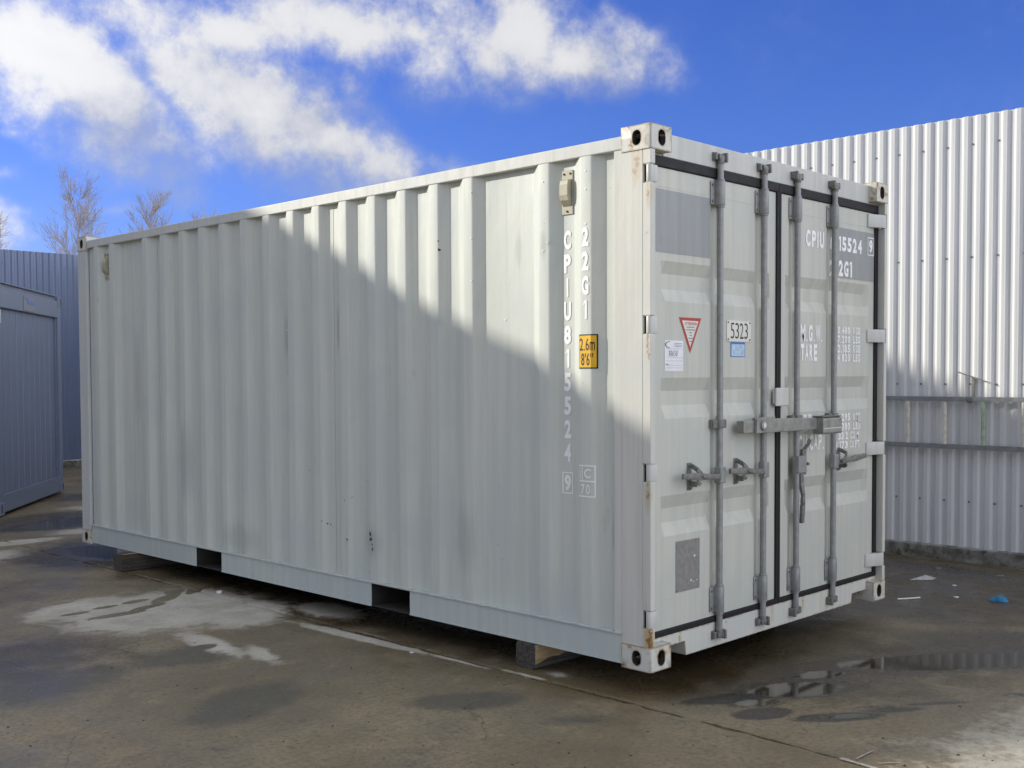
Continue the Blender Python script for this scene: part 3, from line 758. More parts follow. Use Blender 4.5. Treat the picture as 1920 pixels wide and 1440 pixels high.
# locking rods
PINS = {}
def pin(name, p, r, axis, parent, mat='steel_dark', length=.007):
    key = (name, r, axis, mat, length)
    if key not in PINS:
        mb = MB(); mb.tube((0, 0, 0), (length, 0, 0) if axis == 'x' else (0, length, 0), r*.85, r, n=8); o = mb.build(name, mat, parent); PINS[key] = o.data
    else: o = link(name, PINS[key], None, parent)
    o.location = p; return o
def lock_rod(i, X):
    leaf = 0 if i < 2 else 1
    YR = .030
    mb = MB(); mb.tube((X, YR, .10), (X, YR, 2.49), .0168, n=20)
    rod = mb.build('locking_rod', 'steel', cont, smooth=40)
    flip = -1 if i < 2 else 1
    # cams and keepers at both ends
    for (zc, s) in ((2.515, 1), (.072, -1)):
        c = MB()
        c.tube((X, YR, zc-.035*s), (X, YR, zc+.004*s), .020, n=14)
        c.box((X-.026, YR-.014, zc-.012), (X+.030, YR+.012, zc+.014))
        c.obox((X+.033*flip*-1, YR-.006, zc+.002), (.008, 0, 0), (0, .016, 0), (0, 0, .024))
        c.build('cam', 'steel_dark', rod, bevel=.004, smooth=30)
        k = MB()
        k.box((X-.046, YD-.030, zc-.014), (X-.029, YD-.006, zc+.022)); k.box((X+.044, YD-.030, zc-.014), (X+.058, YD-.006, zc+.022)); k.box((X-.046, YD-.012, zc-.020), (X+.058, YD-.006, zc+.026))
        k.build('cam_keeper', 'steel_dark', rod, bevel=.003)
    # bearing sleeves with bolted flange
    for (za, zb) in ((2.272, 2.398), (.192, .326)):
        b = MB()
        b.tube((X, YR, za), (X, YR, zb), .0245, n=18); b.box((X-.0245, YR, za+.002), (X+.0245, YD-.002, zb-.002))
        b.box((X-.058, YD-.008, za+.004), (X-.02, YD-.0005, zb-.004)); b.box((X+.02, YD-.008, za+.004), (X+.056, YD-.0005, zb-.004))
        b.tube((X, YR, za-.010), (X, YR, za), .0215, n=18); b.tube((X, YR, zb), (X, YR, zb+.010), .0215, n=18)
        br = b.build('bearing_bracket', 'steel', rod, bevel=.0025, smooth=30)
        for z in (za+.022, zb-.022):
            for s in (-1, 1): pin('bolt', (X+s*.045, YD-.0135, z), .0075, 'y', rod)
    # middle guide
    g = MB(); zg = 1.162
    g.tube((X, YR, zg-.022), (X, YR, zg+.022), .0235, n=16); g.box((X-.062, YR-.004, zg-.022), (X-.018, YD+GD*.9, zg+.022)); g.box((X+.018, YR-.004, zg-.022), (X+.058, YD+GD*.9, zg+.022))
    g.build('rod_guide', 'steel_dark', rod, bevel=.003, smooth=30)
    return rod
rods = [lock_rod(i, x) for i, x in enumerate(RODS)]
# handles, hubs and catches
def bar(mb, pts, w, t):
    """flat forged bar through points (x, y, z, half-height scale)"""
    for a, b in zip(pts, pts[1:]):
        p, q = Vector(a[:3]), Vector(b[:3]); d = (q-p).normalized(); up = Vector((0, 0, 1)) if abs(d.z) < .8 else Vector((1, 0, 0))
        n = d.cross(up).normalized(); u = n.cross(d).normalized(); vs = []
        for (c, s) in ((p, a[3]), (q, b[3])):
            for (i, j) in ((-1, -1), (1, -1), (1, 1), (-1, 1)): vs.append(c+u*(w*s*i)+n*(t*j))
        mb.add(vs, [(0, 3, 2, 1), (4, 5, 6, 7), (0, 1, 5, 4), (1, 2, 6, 5), (2, 3, 7, 6), (3, 0, 4, 7)])
for i, s, tip in ((0, -1, .248), (1, -1, .660), (3, 1, 2.150)):
    X = RODS[i]; rod = rods[i]; z = .900
    h = MB(); h.box((X-.026, .006, z-.042), (X+.026, .048, z+.042)); h.build('handle_hub', 'steel', rod, bevel=.006)
    h = MB(); L = abs(tip-X)
    bar(h, [(X+s*.02, .012, z-.006, .9), (X+s*.10, .006, z-.002, .8), (X+s*.17, .004, z+.004, .85), (X+s*.21, .0, z+.008, 1.15), (X+s*L, -.006, z+.018, .75)], .017, .0075)
    h.build('handle', 'steel_dark', rod, bevel=.003, smooth=30)
    h = MB(); cx = X+s*(.236 if i != 3 else .104)
    h.box((cx-.018, YD-.006, z-.062), (cx+.018, YD-.001, z+.076))
    h.tube((cx, YD-.006, z+.062), (cx, .034, z+.062), .011, n=10); h.tube((cx, YD-.006, z-.045), (cx, .036, z-.045), .010, n=10)
    bar(h, [(cx, .040, z+.062, 1), (cx+.004*s, .002, z+.045, 1), (cx-.03*s, -.008, z+.012, .9), (cx-.075*s, -.012, z-.002, .7)], .011, .006)
    bar(h, [(cx, YD-.008, z-.030, 1), (cx, .004, z-.030, 1), (cx-.01*s, -.006, z-.016, 1)], .014, .004)
    h.build('handle_catch', 'steel_dark', rod, bevel=.0025, smooth=30)
X = RODS[2]; rod = rods[2]
h = MB(); h.box((X-.018, .004, .858), (X+.072, .046, .955)); hub = h.build('handle_hub', 'steel', rod, bevel=.005)
h = MB(); h.box((X+.060, .022, .845), (X+.098, .040, .990)); h.tube((X+.080, .014, .868), (X+.080, .04, .868), .012, n=10); h.tube((X+.105, .01, .905), (X+.105, .04, .905), .010, n=10); bar(h, [(X+.080, .030, .985, 1), (X+.086, .008, 1.018, 1.1), (X+.100, .000, 1.045, 1)], .018, .004)
h.build('handle_catch', 'steel_dark', rod, bevel=.003, smooth=30)
h = MB(); bar(h, [(X+.030, .018, .862, 1), (X+.036, .020, .80, 1.2), (X+.030, .004, .73, .8), (X+.022, .002, .685, 1), (X+.026, .004, .672, 1.15), (X+.026, .010, .575, .9)], .015, .009)
h.build('handle', 'steel_dark', rod, bevel=.003, smooth=30)
# lock keeper plate between the doors
h = MB(); h.box((1.150, .018, 1.240), (1.282, .030, 1.340)); h.box((1.150, .030, 1.250), (1.160, YD-.011, 1.330)); h.build('cover_plate', 'hinge', doors[1], bevel=.006)
h = MB(); h.box((2.148, YD-.007, 1.118), (2.205, YD-.0015, 1.160)); h.build('bracket_plate', 'hinge', doors[1], bevel=.002)

# ------------------------------------------------------------------ decals that follow the sheet metal
def decal(name, verts2, faces2, mat, parent, surf, breaks_u=(), breaks_w=(), off=.0018, rows=0):
    bm = bmesh.new(); vv = [bm.verts.new((u, 0, w)) for (u, w) in verts2]
    for f in faces2:
        try: bm.faces.new([vv[i] for i in f])
        except ValueError: pass
    us = [v.co.x for v in bm.verts]; ws = [v.co.z for v in bm.verts]
    for bu in breaks_u:
        if min(us) < bu < max(us): bmesh.ops.bisect_plane(bm, geom=bm.verts[:]+bm.edges[:]+bm.faces[:], plane_co=(bu, 0, 0), plane_no=(1, 0, 0))
    for bw in breaks_w:
        if min(ws) < bw < max(ws): bmesh.ops.bisect_plane(bm, geom=bm.verts[:]+bm.edges[:]+bm.faces[:], plane_co=(0, 0, bw), plane_no=(0, 0, 1))
    want = surf(0.5, 1, 0, True)
    for v in bm.verts: v.co = surf(v.co.x, v.co.z, off)
    bm.normal_update()
    for f in bm.faces:
        if f.normal.dot(want) < 0: f.normal_flip()
    me = bpy.data.meshes.new(name); bm.to_mesh(me); bm.free()
    return link(name, me, mat, parent)
def surf_side(y, z, off, normal=False):
    if normal: return Vector((-1, 0, 0))
    return Vector((side_x(y)-off, y, z))
def surf_door(x, z, off, normal=False):
    if normal: return Vector((0, -1, 0))
    return Vector((x, door_y(x, z)-off, z))
SB = [p[0] for p in prof]
DBu = sorted(set(sum([[r-.052, r-.030, r+.030, r+.052] for r in RODS], [])))
DBw = sorted(set(sum([list(g) for g in GROOVES], [])))
GLY = {}
def glyph(ch, bold):
    """one character as a flat mesh fitted to a unit cell (condensed container lettering)"""
    if (ch, bold) in GLY: return GLY[ch, bold]
    if ch == '1':
        w = .46+bold*3; vs = [(1-w, 0), (1, 0), (1, 1), (1-w, 1), (0, .70), (0, .84), (1-w, .84)]; fs = [(0, 1, 2, 3), (4, 6, 3, 5)]
        vs = [(1-w, 0), (1, 0), (1, 1), (1-w, 1), (0, .72), (0, .85), (1-w, .86)]; fs = [(0, 1, 2, 3), (4, 6, 3, 5)]
    elif ch in "|":
        vs = [(0, 0), (1, 0), (1, 1), (0, 1)]; fs = [(0, 1, 2, 3)]
    else:
        cu = bpy.data.curves.new('t', 'FONT'); cu.body = ch; cu.size = 1; cu.offset = bold if ch not in 'MWAKN4' else min(bold, .034); cu.resolution_u = 4
        ob = bpy.data.objects.new('t', cu); COL.objects.link(ob)
        dg = bpy.context.evaluated_depsgraph_get(); me = bpy.data.meshes.new_from_object(ob.evaluated_get(dg))
        vs = [(v.co.x, v.co.y) for v in me.vertices]; fs = [tuple(p.vertices) for p in me.polygons]
        bpy.data.objects.remove(ob); bpy.data.curves.remove(cu); bpy.data.meshes.remove(me)
        a, b = min(v[0] for v in vs), max(v[0] for v in vs); c, d = min(v[1] for v in vs), max(v[1] for v in vs)
        lo, hi = {'.': (0, .15), "'": (.66, 1), 'm': (0, .72)}.get(ch, (0, 1))
        vs = [((x-a)/max(b-a, 1e-6), lo+(y-c)/max(d-c, 1e-6)*(hi-lo)) for x, y in vs]
    GLY[ch, bold] = (vs, fs); return vs, fs
GW = {'.': .30, 'I': .28, 'i': .28, '1': .55, "'": .24, 'M': 1.2, 'W': 1.25, 'm': 1.2}
def text2d(body, bold=0.0, shear=0.0):
    V, F, x = [], [], 0.0
    for ch in body:
        if ch == ' ': x += .7; continue
        vs, fs = glyph(ch, bold); w = GW.get(ch, 1.0); o = len(V)
        V += [(x+u*w+shear*v, v) for u, v in vs]; F += [tuple(i+o for i in f) for f in fs]; x += w+.26
    return V, F
def fit(vs, u0, u1, w0, w1):
    a, b = min(v[0] for v in vs), max(v[0] for v in vs); c, d = min(v[1] for v in vs), max(v[1] for v in vs)
    return [(u0+(x-a)/max(b-a, 1e-6)*(u1-u0), w0+(y-c)/max(d-c, 1e-6)*(w1-w0)) for x, y in vs]
def label_text(name, body, where, u0, u1, w0, w1, mat, parent, bold=.02, shear=0, off=.0022):
    vs, fs = text2d(body, bold, shear); vs = fit(vs, u0, u1, w0, w1)
    if where == 'side': return decal(name, vs, fs, mat, parent, surf_side, SB, (), off)
    return decal(name, vs, fs, mat, parent, surf_door, DBu, DBw, off)
def rect(name, where, u0, u1, w0, w1, mat, parent, off=.0012, frame=0):
    if frame:
        f = frame; sgn = 1 if u1 > u0 else -1
        vs = [(u0, w0), (u1, w0), (u1, w1), (u0, w1), (u0+sgn*f, w0+f), (u1-sgn*f, w0+f), (u1-sgn*f, w1-f), (u0+sgn*f, w1-f)]
        fs = [(0, 1, 5, 4), (1, 2, 6, 5), (2, 3, 7, 6), (3, 0, 4, 7)]
    else: vs = [(u0, w0), (u1, w0), (u1, w1), (u0, w1)]; fs = [(0, 1, 2, 3)]
    if where == 'side': return decal(name, vs, fs, mat, parent, surf_side, SB, (), off)
    return decal(name, vs, fs, mat, parent, surf_door, DBu, DBw, off)

# side lettering (image right is -y)
yc = .556
for k, ch in enumerate('CPIU815524'):
    zt = 2.143-.1195*k; w = .023 if ch not in 'I1' else (.006 if ch == 'I' else .012)
    label_text('letter', ch, 'side', yc+w, yc-w, zt-.094, zt, 'lettering', side_near, .044)
rect('letter_frame', 'side', yc+.035, yc-.035, .812, .922, 'lettering', side_near, .0022, .006)
label_text('letter', '9', 'side', yc+.022, yc-.022, .825, .909, 'lettering', side_near, .044)
for k, ch in enumerate('22G1'):
    zt = 2.143-.1195*k; w = .022 if ch != '1' else .011
    label_text('letter', ch, 'side', .407+w, .407-w, zt-.094, zt, 'lettering', side_near, .044)
fr = rect('sign_frame', 'side', .457, .349, .808, .968, 'lettering', side_near, .0022, .007)
rect('letter_frame', 'side', .450, .356, .884, .891, 'lettering', side_near, .0022)
rect('letter_frame', 'side', .430, .424, .891, .961, 'lettering', side_near, .0022)
label_text('letter', 'i', 'side', .444, .437, .898, .955, 'lettering', side_near, .02)
label_text('letter', 'C', 'side', .416, .372, .903, .950, 'lettering', side_near, .02)
label_text('letter', '70', 'side', .437, .378, .822, .872, 'lettering', side_near, .012)
hl = rect('height_label', 'side', .452, .339, 1.446, 1.616, 'black', side_near, .0016); hl['label'] = 'yellow and black height label reading 2.6m 8 foot 6'
rect('label_face', 'side', .446, .3455, 1.4525, 1.6095, 'yellow', side_near, .0024)
label_text('label_print', '2.6m', 'side', .442, .352, 1.536, 1.596, 'black', side_near, .006, 0, .0032)
label_text('label_print', "8'6''", 'side', .432, .360, 1.462, 1.522, 'black', side_near, .006, 0, .0032)
# ventilators
def vent(y0, y1, z0, z1):
    x = IN_; mb = MB(); mb.box((x-.006, y0, z0), (x-.0005, y1, z1))
    ym, w = (y0+y1)/2, (y1-y0)*.38; za, zb = z0+.040, z1-.045
    poly = [(x-.006, za), (x-.006, zb), (x-.030, zb-.008), (x-.036, zb-.03), (x-.036, za+.055), (x-.030, za+.03)]
    mb.prism(poly, lambda p: (p[0], ym-w, p[1]), lambda p: (p[0], ym+w, p[1]))
    v = mb.build('ventilator', 'vent', side_near, bevel=.004)
    for (yy, zz) in ((y0+.016, z1-.018), (y1-.016, z1-.018), (ym, z0+.016)): pin('rivet', (x-.010, yy, zz), .006, 'x', side_near, 'dark', .0045)
vent(.516, .590, 2.222, 2.444); vent(5.556, 5.636, 2.21, 2.43)
# rivets
for (y, zs) in ((.405, (2.42, 2.33, 2.16)), (.690, (2.40, 2.05)), (1.222, (2.41, 2.16, 1.93)), (1.0, (1.71,)), (3.02, (1.72,))):
    for z in zs: pin('rivet', (side_x(y)-.0028, y, z), .005, 'x', side_near, 'lettering', .004)
# scuffs and chips in the side paint
def blot(cy, cz, r, seed, mat='scuff', where='side', parent=None, asp=1.0):
    rg = random.Random(seed); n = 11; vs = [(cy, cz)]
    for i in range(n):
        a = 2*math.pi*i/n; q = r*rg.uniform(.45, 1.2); vs.append((cy+q*math.cos(a), cz+q*math.sin(a)*asp))
    fs = [(0, i+1, (i+1) % n+1) for i in range(n)]
    return decal('scuff_mark', vs, fs, mat, parent or side_near, surf_side if where == 'side' else surf_door, SB if where == 'side' else DBu, () if where == 'side' else DBw, .0014)
for (y, z, r, s, asp) in ((2.125, .455, .012, 1, 1.5), (2.115, .425, .010, 2, 1.2), (2.135, .412, .009, 3, .8), (2.105, .395, .006, 4, 1.3), (2.10, .365, .005, 5, 2), (2.35, .40, .005, 6, 2.4), (2.36, .375, .004, 7, 1), (2.58, .475, .007, 8, .9), (2.56, .47, .006, 9, .7), (2.545, .455, .005, 10, .6), (2.615, .49, .004, 11, 1), (3.02, 1.45, .012, 12, .35), (2.99, 1.43, .005, 13, 1.6)):
    blot(y, z, r, s, 'scuff', asp=asp)
for (y, z, r, s) in ((1.572-.085, 2.12, .009, 21), (1.49, 2.17, .005, 22), (.66, 2.09, .014, 23)):
    blot(y, z, r, s, 'hinge' if s == 23 else 'scuff')

# door lettering
D0, D1 = doors
rect('overpainted_patch', 'door', .110, .565, 2.003, 2.306, 'grey_patch', D0, .0010)
rect('overpainted_patch', 'door', 1.865, 2.352, 1.985, 2.285, 'grey_patch', D1, .0010)
LT = 'lettering_dull'
label_text('lettering', 'CPIU', 'door', 1.520, 1.728, 2.142, 2.238, LT, D1, .048)
label_text('lettering', '815524', 'door', 1.838, 2.195, 2.146, 2.233, LT, D1, .048)
rect('letter_frame', 'door', 2.272, 2.354, 2.146, 2.258, LT, D1, .0022, .006); label_text('lettering', '9', 'door', 2.290, 2.337, 2.162, 2.243, LT, D1, .048)
label_text('lettering', '22G1', 'door', 1.835, 2.070, 1.996, 2.091, LT, D1, .048)
label_text('lettering', 'M.G.W.', 'door', 1.466, 1.716, 1.600, 1.697, LT, D1, .048)
label_text('lettering', 'TARE', 'door', 1.468, 1.654, 1.490, 1.587, LT, D1, .048)
for (txt, a, b, lo, hi) in (('30.480', 1.862, 2.052, 1.653, 1.698), ('KGS', 2.092, 2.180, 1.653, 1.698), ('67.200', 1.862, 2.052, 1.599, 1.644), ('LBS', 2.092, 2.180, 1.599, 1.644),
                            ('2.185', 1.897, 2.052, 1.542, 1.591), ('KGS', 2.092, 2.182, 1.542, 1.591), ('4.820', 1.897, 2.052, 1.487, 1.536), ('LBS', 2.092, 2.182, 1.487, 1.536),
                            ('28.295', 1.862, 2.058, 1.132, 1.177), ('KGS', 2.100, 2.188, 1.132, 1.177), ('62.380', 1.862, 2.058, 1.075, 1.122), ('LBS', 2.100, 2.188, 1.075, 1.122),
                            ('33.2', 1.915, 2.032, 1.020, 1.066), ('CU.M.', 2.066, 2.186, 1.020, 1.066), ('1.173', 1.880, 2.032, .965, 1.010), ('CU.FT.', 2.060, 2.186, .965, 1.010)):
    label_text('lettering', txt, 'door', a, b, lo, hi, LT, D1, .044)
label_text('lettering', 'NET', 'door', 1.452, 1.596, 1.086, 1.184, LT, D1, .048)
label_text('lettering', 'CU.CAP.', 'door', 1.452, 1.738, .974, 1.068, LT, D1, .048)
# stickers on the left leaf
def tri(name, ins, mat, off):
    a, b, c = Vector((.298, 1.697)), Vector((.489, 1.697)), Vector((.392, 1.520)); cen = (a+b+c)/3
    # uniform inset
    pts = []
    P = [a, b, c]
    for i in range(3):
        p, q, r = P[i], P[(i+1) % 3], P[(i-1) % 3]; e1, e2 = (q-p).normalized(), (r-p).normalized(); bis = (e1+e2).normalized(); half = e1.angle(bis)
        pts.append(tuple(p+bis*(ins/math.sin(half))))
    return decal(name, pts, [(0, 1, 2)], mat, D0, surf_door, (), (), off)
t = tri('warning_sticker', 0, 'red', .0012); t['label'] = 'red and white triangular warning sticker reading attention'
tri('sticker_face', .015, 'enamel', .0020)
label_text('sticker_print', 'ATTENTION', 'door', .345, .446, 1.660, 1.675, 'red', D0, .01, 0, .0028)
for k, (w, z) in enumerate(((.068, 1.650), (.078, 1.637), (.024, 1.623), (.020, 1.609), (.036, 1.595), (.024, 1.580))):
    rect('sticker_print', 'door', .3945-w/2, .3945+w/2, z-.0022, z+.0022, 'greyprint', D0, .0028)
pp = rect('paper_label', 'door', .181, .333, 1.433, 1.582, 'paper', D0, .0014); pp['label'] = 'white paper label with a handwritten number'
n = 14; arc = []
for i in range(n+1):
    a = R(75+210*i/n); arc += [(.215+.030*math.cos(a), 1.561+.016*math.sin(a)), (.217+.025*math.cos(a), 1.561+.0135*math.sin(a))]
decal('label_print', arc, [(2*i, 2*i+1, 2*i+3, 2*i+2) for i in range(n)], 'black', D0, surf_door, (), (), .0024)
for k, z in enumerate((1.568, 1.560, 1.552)): rect('label_print', 'door', .260, .322, z-.0012, z+.0012, 'greyprint', D0, .0024)
for z in (1.541, 1.500, 1.482, 1.460, 1.448): rect('label_print', 'door', .190, .327, z-.0005, z+.0005, 'greyprint', D0, .0024)
rect('label_print', 'door', .188, .214, 1.4635, 1.4665, 'black', D0, .0024)
label_text('label_print', '10650', 'door', .214, .288, 1.506, 1.533, 'greyprint', D0, -.004, .35, .0026)
h = MB(); h.box((.717, YD-.0035, 1.586), (.946, YD-.0004, 1.696)); npl = h.build('number_plate', 'enamel', D0, bevel=.001); npl['label'] = 'cream number plate reading 5323'
label_text('plate_number', '5323', 'door', .752, .915, 1.602, 1.684, 'black', npl, -.008, 0, .0045)
for (x, z) in ((.729, 1.686), (.934, 1.686), (.729, 1.597), (.934, 1.597)): pin('rivet', (x, YD-.006, z), .006, 'y', npl, 'steel_dark', .003)
rect('blue_sticker', 'door', .755, .892, 1.506, 1.584, 'blue', D0, .0012); rect('sticker_face', 'door', .762, .886, 1.510, 1.573, 'paleblue', D0, .0020)
h = MB(); h.box((.274, YD-.003, .337), (.477, YD-.0004, .591)); pl = h.build('data_plate', 'plate', D0, bevel=.001)
for (x, z) in ((.283, .582), (.468, .582), (.283, .346), (.468, .346)): pin('rivet', (x, YD-.005, z), .005, 'y', pl, 'galv', .0025)
for k, (x, z, r) in enumerate(((.43, .505, .010), (.40, .385, .008), (.425, .375, .006), (.45, .38, .005))):
    blot(x, z, r, 40+k, 'white', 'door', pl, .7).location = (0, -.003, 0)

# ------------------------------------------------------------------ cross-bar lock on the rods
lk = thing('container_lock', 'zinc-grey bar lock clamped across the two middle locking rods', 'lock', (1.2, -.02, 1.10+ZC))
def lkb(name, mat, lo, hi, bev=.003):
    mb = MB(); off = Vector((1.2, -.02, 1.10)); mb.box(Vector(lo)-off, Vector(hi)-off); return mb.build(name, mat, lk, bevel=bev)
lkb('hook_block', 'galv', (.765, -.022, 1.108), (.875, .022, 1.172)); 
mb = MB(); off = Vector((1.2, -.02, 1.10))
mb.prism([(.862, 1.105), (.868, 1.182), (1.500, 1.168), (1.500, 1.103)], lambda p: Vector((p[0], -.040, p[1]))-off, lambda p: Vector((p[0], -.0225, p[1]))-off)
mb.build('lock_bar', 'galv', lk, bevel=.003)
lkb('hook_clip', 'galv', (.874, -.0222, 1.178), (1.075, .0, 1.186), .002)
mb = MB(); mb.tube(Vector((.925, -.048, 1.145))-off, Vector((.925, -.040, 1.145))-off, .027, n=20); mb.build('lock_bolt', 'steel', lk, bevel=.002, smooth=30)
mb = MB(); mb.tube(Vector((.925, -.050, 1.145))-off, Vector((.925, -.048, 1.145))-off, .014, n=16); mb.build('key_way', 'enamel', lk)
mb = MB(); mb.prism([(-.012, 1.075), (-.075, 1.075), (-.080, 1.085), (-.080, 1.160), (-.066, 1.172), (-.012, 1.172)], lambda p: Vector((1.492, p[0], p[1]))-off, lambda p: Vector((1.708, p[0], p[1]))-off); mb.build('lock_box', 'galv', lk, bevel=.004)
lkb('box_seam', 'enamel', (1.500, -.0815, 1.106), (1.700, -.0795, 1.110), .0)
lkb('box_lid', 'steel_dark', (1.485, -.078, 1.1725), (1.70, -.012, 1.178), .001)

# ------------------------------------------------------------------ timbers under the container
def timber(label, y0, y1, xa, xb, h, seed, mat, split=False):
    rg = random.Random(seed); t = thing('timber_beam', label, 'timber', ((xa+xb)/2, (y0+y1)/2, 0), 0, 'timbers under the container')
    mb = MB(); n = 14; vs = []; fs = []
    hx = (xb-xa)/2; hy = (y1-y0)/2
    for i in range(n+1):
        x = -hx+2*hx*i/n
        j = lambda: rg.uniform(-.0025, .0025)
        ring = [(-hy+.010, 0.001), (hy-.010, 0.001), (hy, .012), (hy, h-.012), (hy-.012, h), (-hy+.012, h), (-hy, h-.012), (-hy, .012)]
        vs += [(x+(rg.uniform(-.003, .003) if i in (0, n) else 0), y+j(), max(0.001, min(h, z+j())) if z not in (0.001, h) else z) for (y, z) in ring]
    for i in range(n):
        for k in range(8): a = i*8+k; b = i*8+(k+1) % 8; fs.append((a, b, b+8, a+8))
    fs += [tuple(range(7, -1, -1)), tuple(range(n*8, n*8+8))]
    mb.add(vs, fs); mb.build('beam', mat, t)
    if split:
        mb = MB(); rg = random.Random(4); up = []; lo = []
        for i in range(15):
            x = -hx+.004+.62*i/14; zt = h-.006-.004*rg.random(); zb = .030+.035*abs(math.sin(i*.9))*rg.random()+.010*i/3
            zb = min(zb, zt-.01); up.append((x, zt)); lo.append((x, zb))
        vs = [(x, -hy-.0045, z) for x, z in up]+[(x, -hy-.0045, z) for x, z in lo]+[(x, -hy+.01, z) for x, z in up]+[(x, -hy+.01, z) for x, z in lo]; n = 15
        fs = [(i, i+1, n+i+1, n+i) for i in range(n-1)]+[(i, 2*n+i, 2*n+i+1, i+1) for i in range(n-1)]+[(n+i, n+i+1, 3*n+i+1, 3*n+i) for i in range(n-1)]+[(0, n, 3*n, 2*n), (n-1, 3*n-1, 4*n-1, 2*n-1)]
        mb.add(vs, fs); o = mb.build('split_face', 'timber_split', t); o['label'] = 'pale freshly split face of the beam'
    else:
        for (x, z) in ((-hx+.09, .085), (-hx+.13, .088)): pin('nail_hole', (x, -hy-.003, z), .009, 'y', t, 'dark')
        mb = MB(); mb.prism([(-hx+.005, -hy+.004), (-hx+.16, -hy+.003), (-hx+.30, -hy+.02), (-hx+.10, -hy+.032)], lambda p: (p[0], p[1], h-.001), lambda p: (p[0], p[1], h+.0025)); mb.build('split_edge', 'timber_split', t)
HT = ZC+.014
timber('near timber beam under the container with a pale split face', .746, .885, -.005, 2.36, HT, 1, 'timber', True)
timber('grey far timber beam under the container beside the puddle', 5.060, 5.208, -.133, 2.30, HT, 2, 'timber_grey')

# ------------------------------------------------------------------ ladder hung on the right fence
LX = 4.762
lad = thing('ladder', 'aluminium ladder hung sideways along the fence on the right', 'ladder', (LX, -.4, .94))
def yy(v): return v+.4
for z in (1.206+ZC-.94, .819+ZC-.94):
    mb = MB(); ya, yb = yy(-2.35), yy(1.95)
    poly = [(-.014, -.019), (.012, -.019), (.012, -.014), (-.007, -.014), (-.007, -.005), (-.0105, -.003), (-.0105, .003), (-.007, .005), (-.007, .014), (.012, .014), (.012, .019), (-.014, .019)]
    mb.prism(poly, lambda p: (p[0], ya, z+p[1]), lambda p: (p[0], yb, z+p[1])); mb.build('side_rail', 'alu', lad)
k = 0; y = 1.858
while y > -2.3:
    mb = MB(); mb.tube((.002, yy(y), .819+ZC-.94+.0192), (.002, yy(y), 1.206+ZC-.94-.0192), .0175, n=12)
    g = abs(y-.302) < .05
    o = mb.build('rung', 'greenrung' if g else 'rung', lad, smooth=40)
    if g: o['label'] = 'rung stained green'
    y -= .3115
# hooks that hold it
def hook(y, label):
    t = thing('ladder_hook', label, 'hook', (4.81, y, 1.30), 0, 'ladder hooks on the fence')
    zb = 1.206+ZC-1.30
    mb = MB(); mb.box((-.012, -.012, zb-.025), (-.004, .012, .205)); mb.build('strap', 'galv', t, bevel=.001)
    mb = MB()
    pts = [(-.006, zb-.022), (-.030, zb-.024), (-.060, zb-.021), (-.078, zb-.006), (-.080, zb+.022)]
    for a, b in zip(pts, pts[1:]): mb.tube((a[0], .008+a[0]*-.2, a[1]), (b[0], .008+b[0]*-.2, b[1]), .006, n=8)
    mb.build('hook_arm', 'steel_dark', t, smooth=40)
    mb = MB()
    # bent metal flag at the top
    mb.add([(-.018, .115, .252), (-.040, .115, .246), (-.040, .030, .214), (-.016, .030, .220), (-.018, .115, .250), (-.040, .115, .244), (-.040, .030, .212), (-.016, .030, .218)], [(0, 1, 2, 3), (7, 6, 5, 4), (0, 4, 5, 1), (1, 5, 6, 2), (2, 6, 7, 3), (3, 7, 4, 0)])
    mb.add([(-.012, .030, .222), (-.040, .030, .216), (-.044, -.115, .170), (-.016, -.115, .172), (-.012, .030, .219), (-.040, .030, .213), (-.044, -.115, .167), (-.016, -.115, .169)], [(0, 1, 2, 3), (7, 6, 5, 4), (0, 4, 5, 1), (1, 5, 6, 2), (2, 6, 7, 3), (3, 7, 4, 0)])
    mb.build('flag', 'steel_dark', t)
hook(.40, 'metal hook and bent flag bracket holding the ladder on the fence')

# ------------------------------------------------------------------ the cabin at the left edge
A, B = Vector((.52, 9.20, 0)), Vector((2.10, 11.22, 0))
ang = math.atan2(B.y-A.y, B.x-A.x); CWd = (B-A).length; CH = 2.60
cab = thing('site_cabin', 'blue-grey steel site cabin with a boarded end wall at the left edge', 'cabin', A, ang)
# local: x along the visible end (0..CWd), y into the cabin
for x0 in (0, CWd-.13):
    mb = MB(); mb.box((x0, 0, .02), (x0+.13, .13, CH-.02)); mb.build('corner_post', 'cabin_frame', cab, bevel=.012)
    for z in (.02, CH-.16):
        mb = MB(); mb.box((x0-.004, -.006, z), (x0+.134, .134, z+.14)); o = mb.build('corner_fitting', 'cabin_frame', cab, bevel=.006)
        mb = MB(); mb.box((x0+(.085 if x0 > 1 else .02), -.0085, z+.03), (x0+(.110 if x0 > 1 else .045), -.0062, z+.115)); mb.build('slot', 'dark', o)
mb = MB(); mb.box((.13, .004, .04), (CWd-.13, .12, .24)); mb.build('floor_beam', 'cabin_frame', cab, bevel=.008)
mb = MB(); mb.box((.13, .004, CH-.30), (CWd-.13, .12, CH-.085)); mb.build('roof_beam', 'cabin_frame', cab, bevel=.008)
mb = MB(); mb.box((.14, .03, CH-.0845), (CWd-.14, 6.0, CH-.03)); mb.box((.12, -.004, CH-.030), (CWd-.18, 6.0, CH-.018)); mb.build('roof', 'cabin_frame', cab)
bw = (CWd-.32)/10
for k in range(10):
    mb = MB(); x0 = .16+k*bw; mb.prism([(x0+.014, .056), (x0+.018, .052), (x0+bw-.004, .052), (x0+bw, .056), (x0+bw, .08), (x0+.014, .08)], lambda p: (p[0], p[1], .242), lambda p: (p[0], p[1], CH-.302)); mb.build('wall_board', 'cabin', cab)
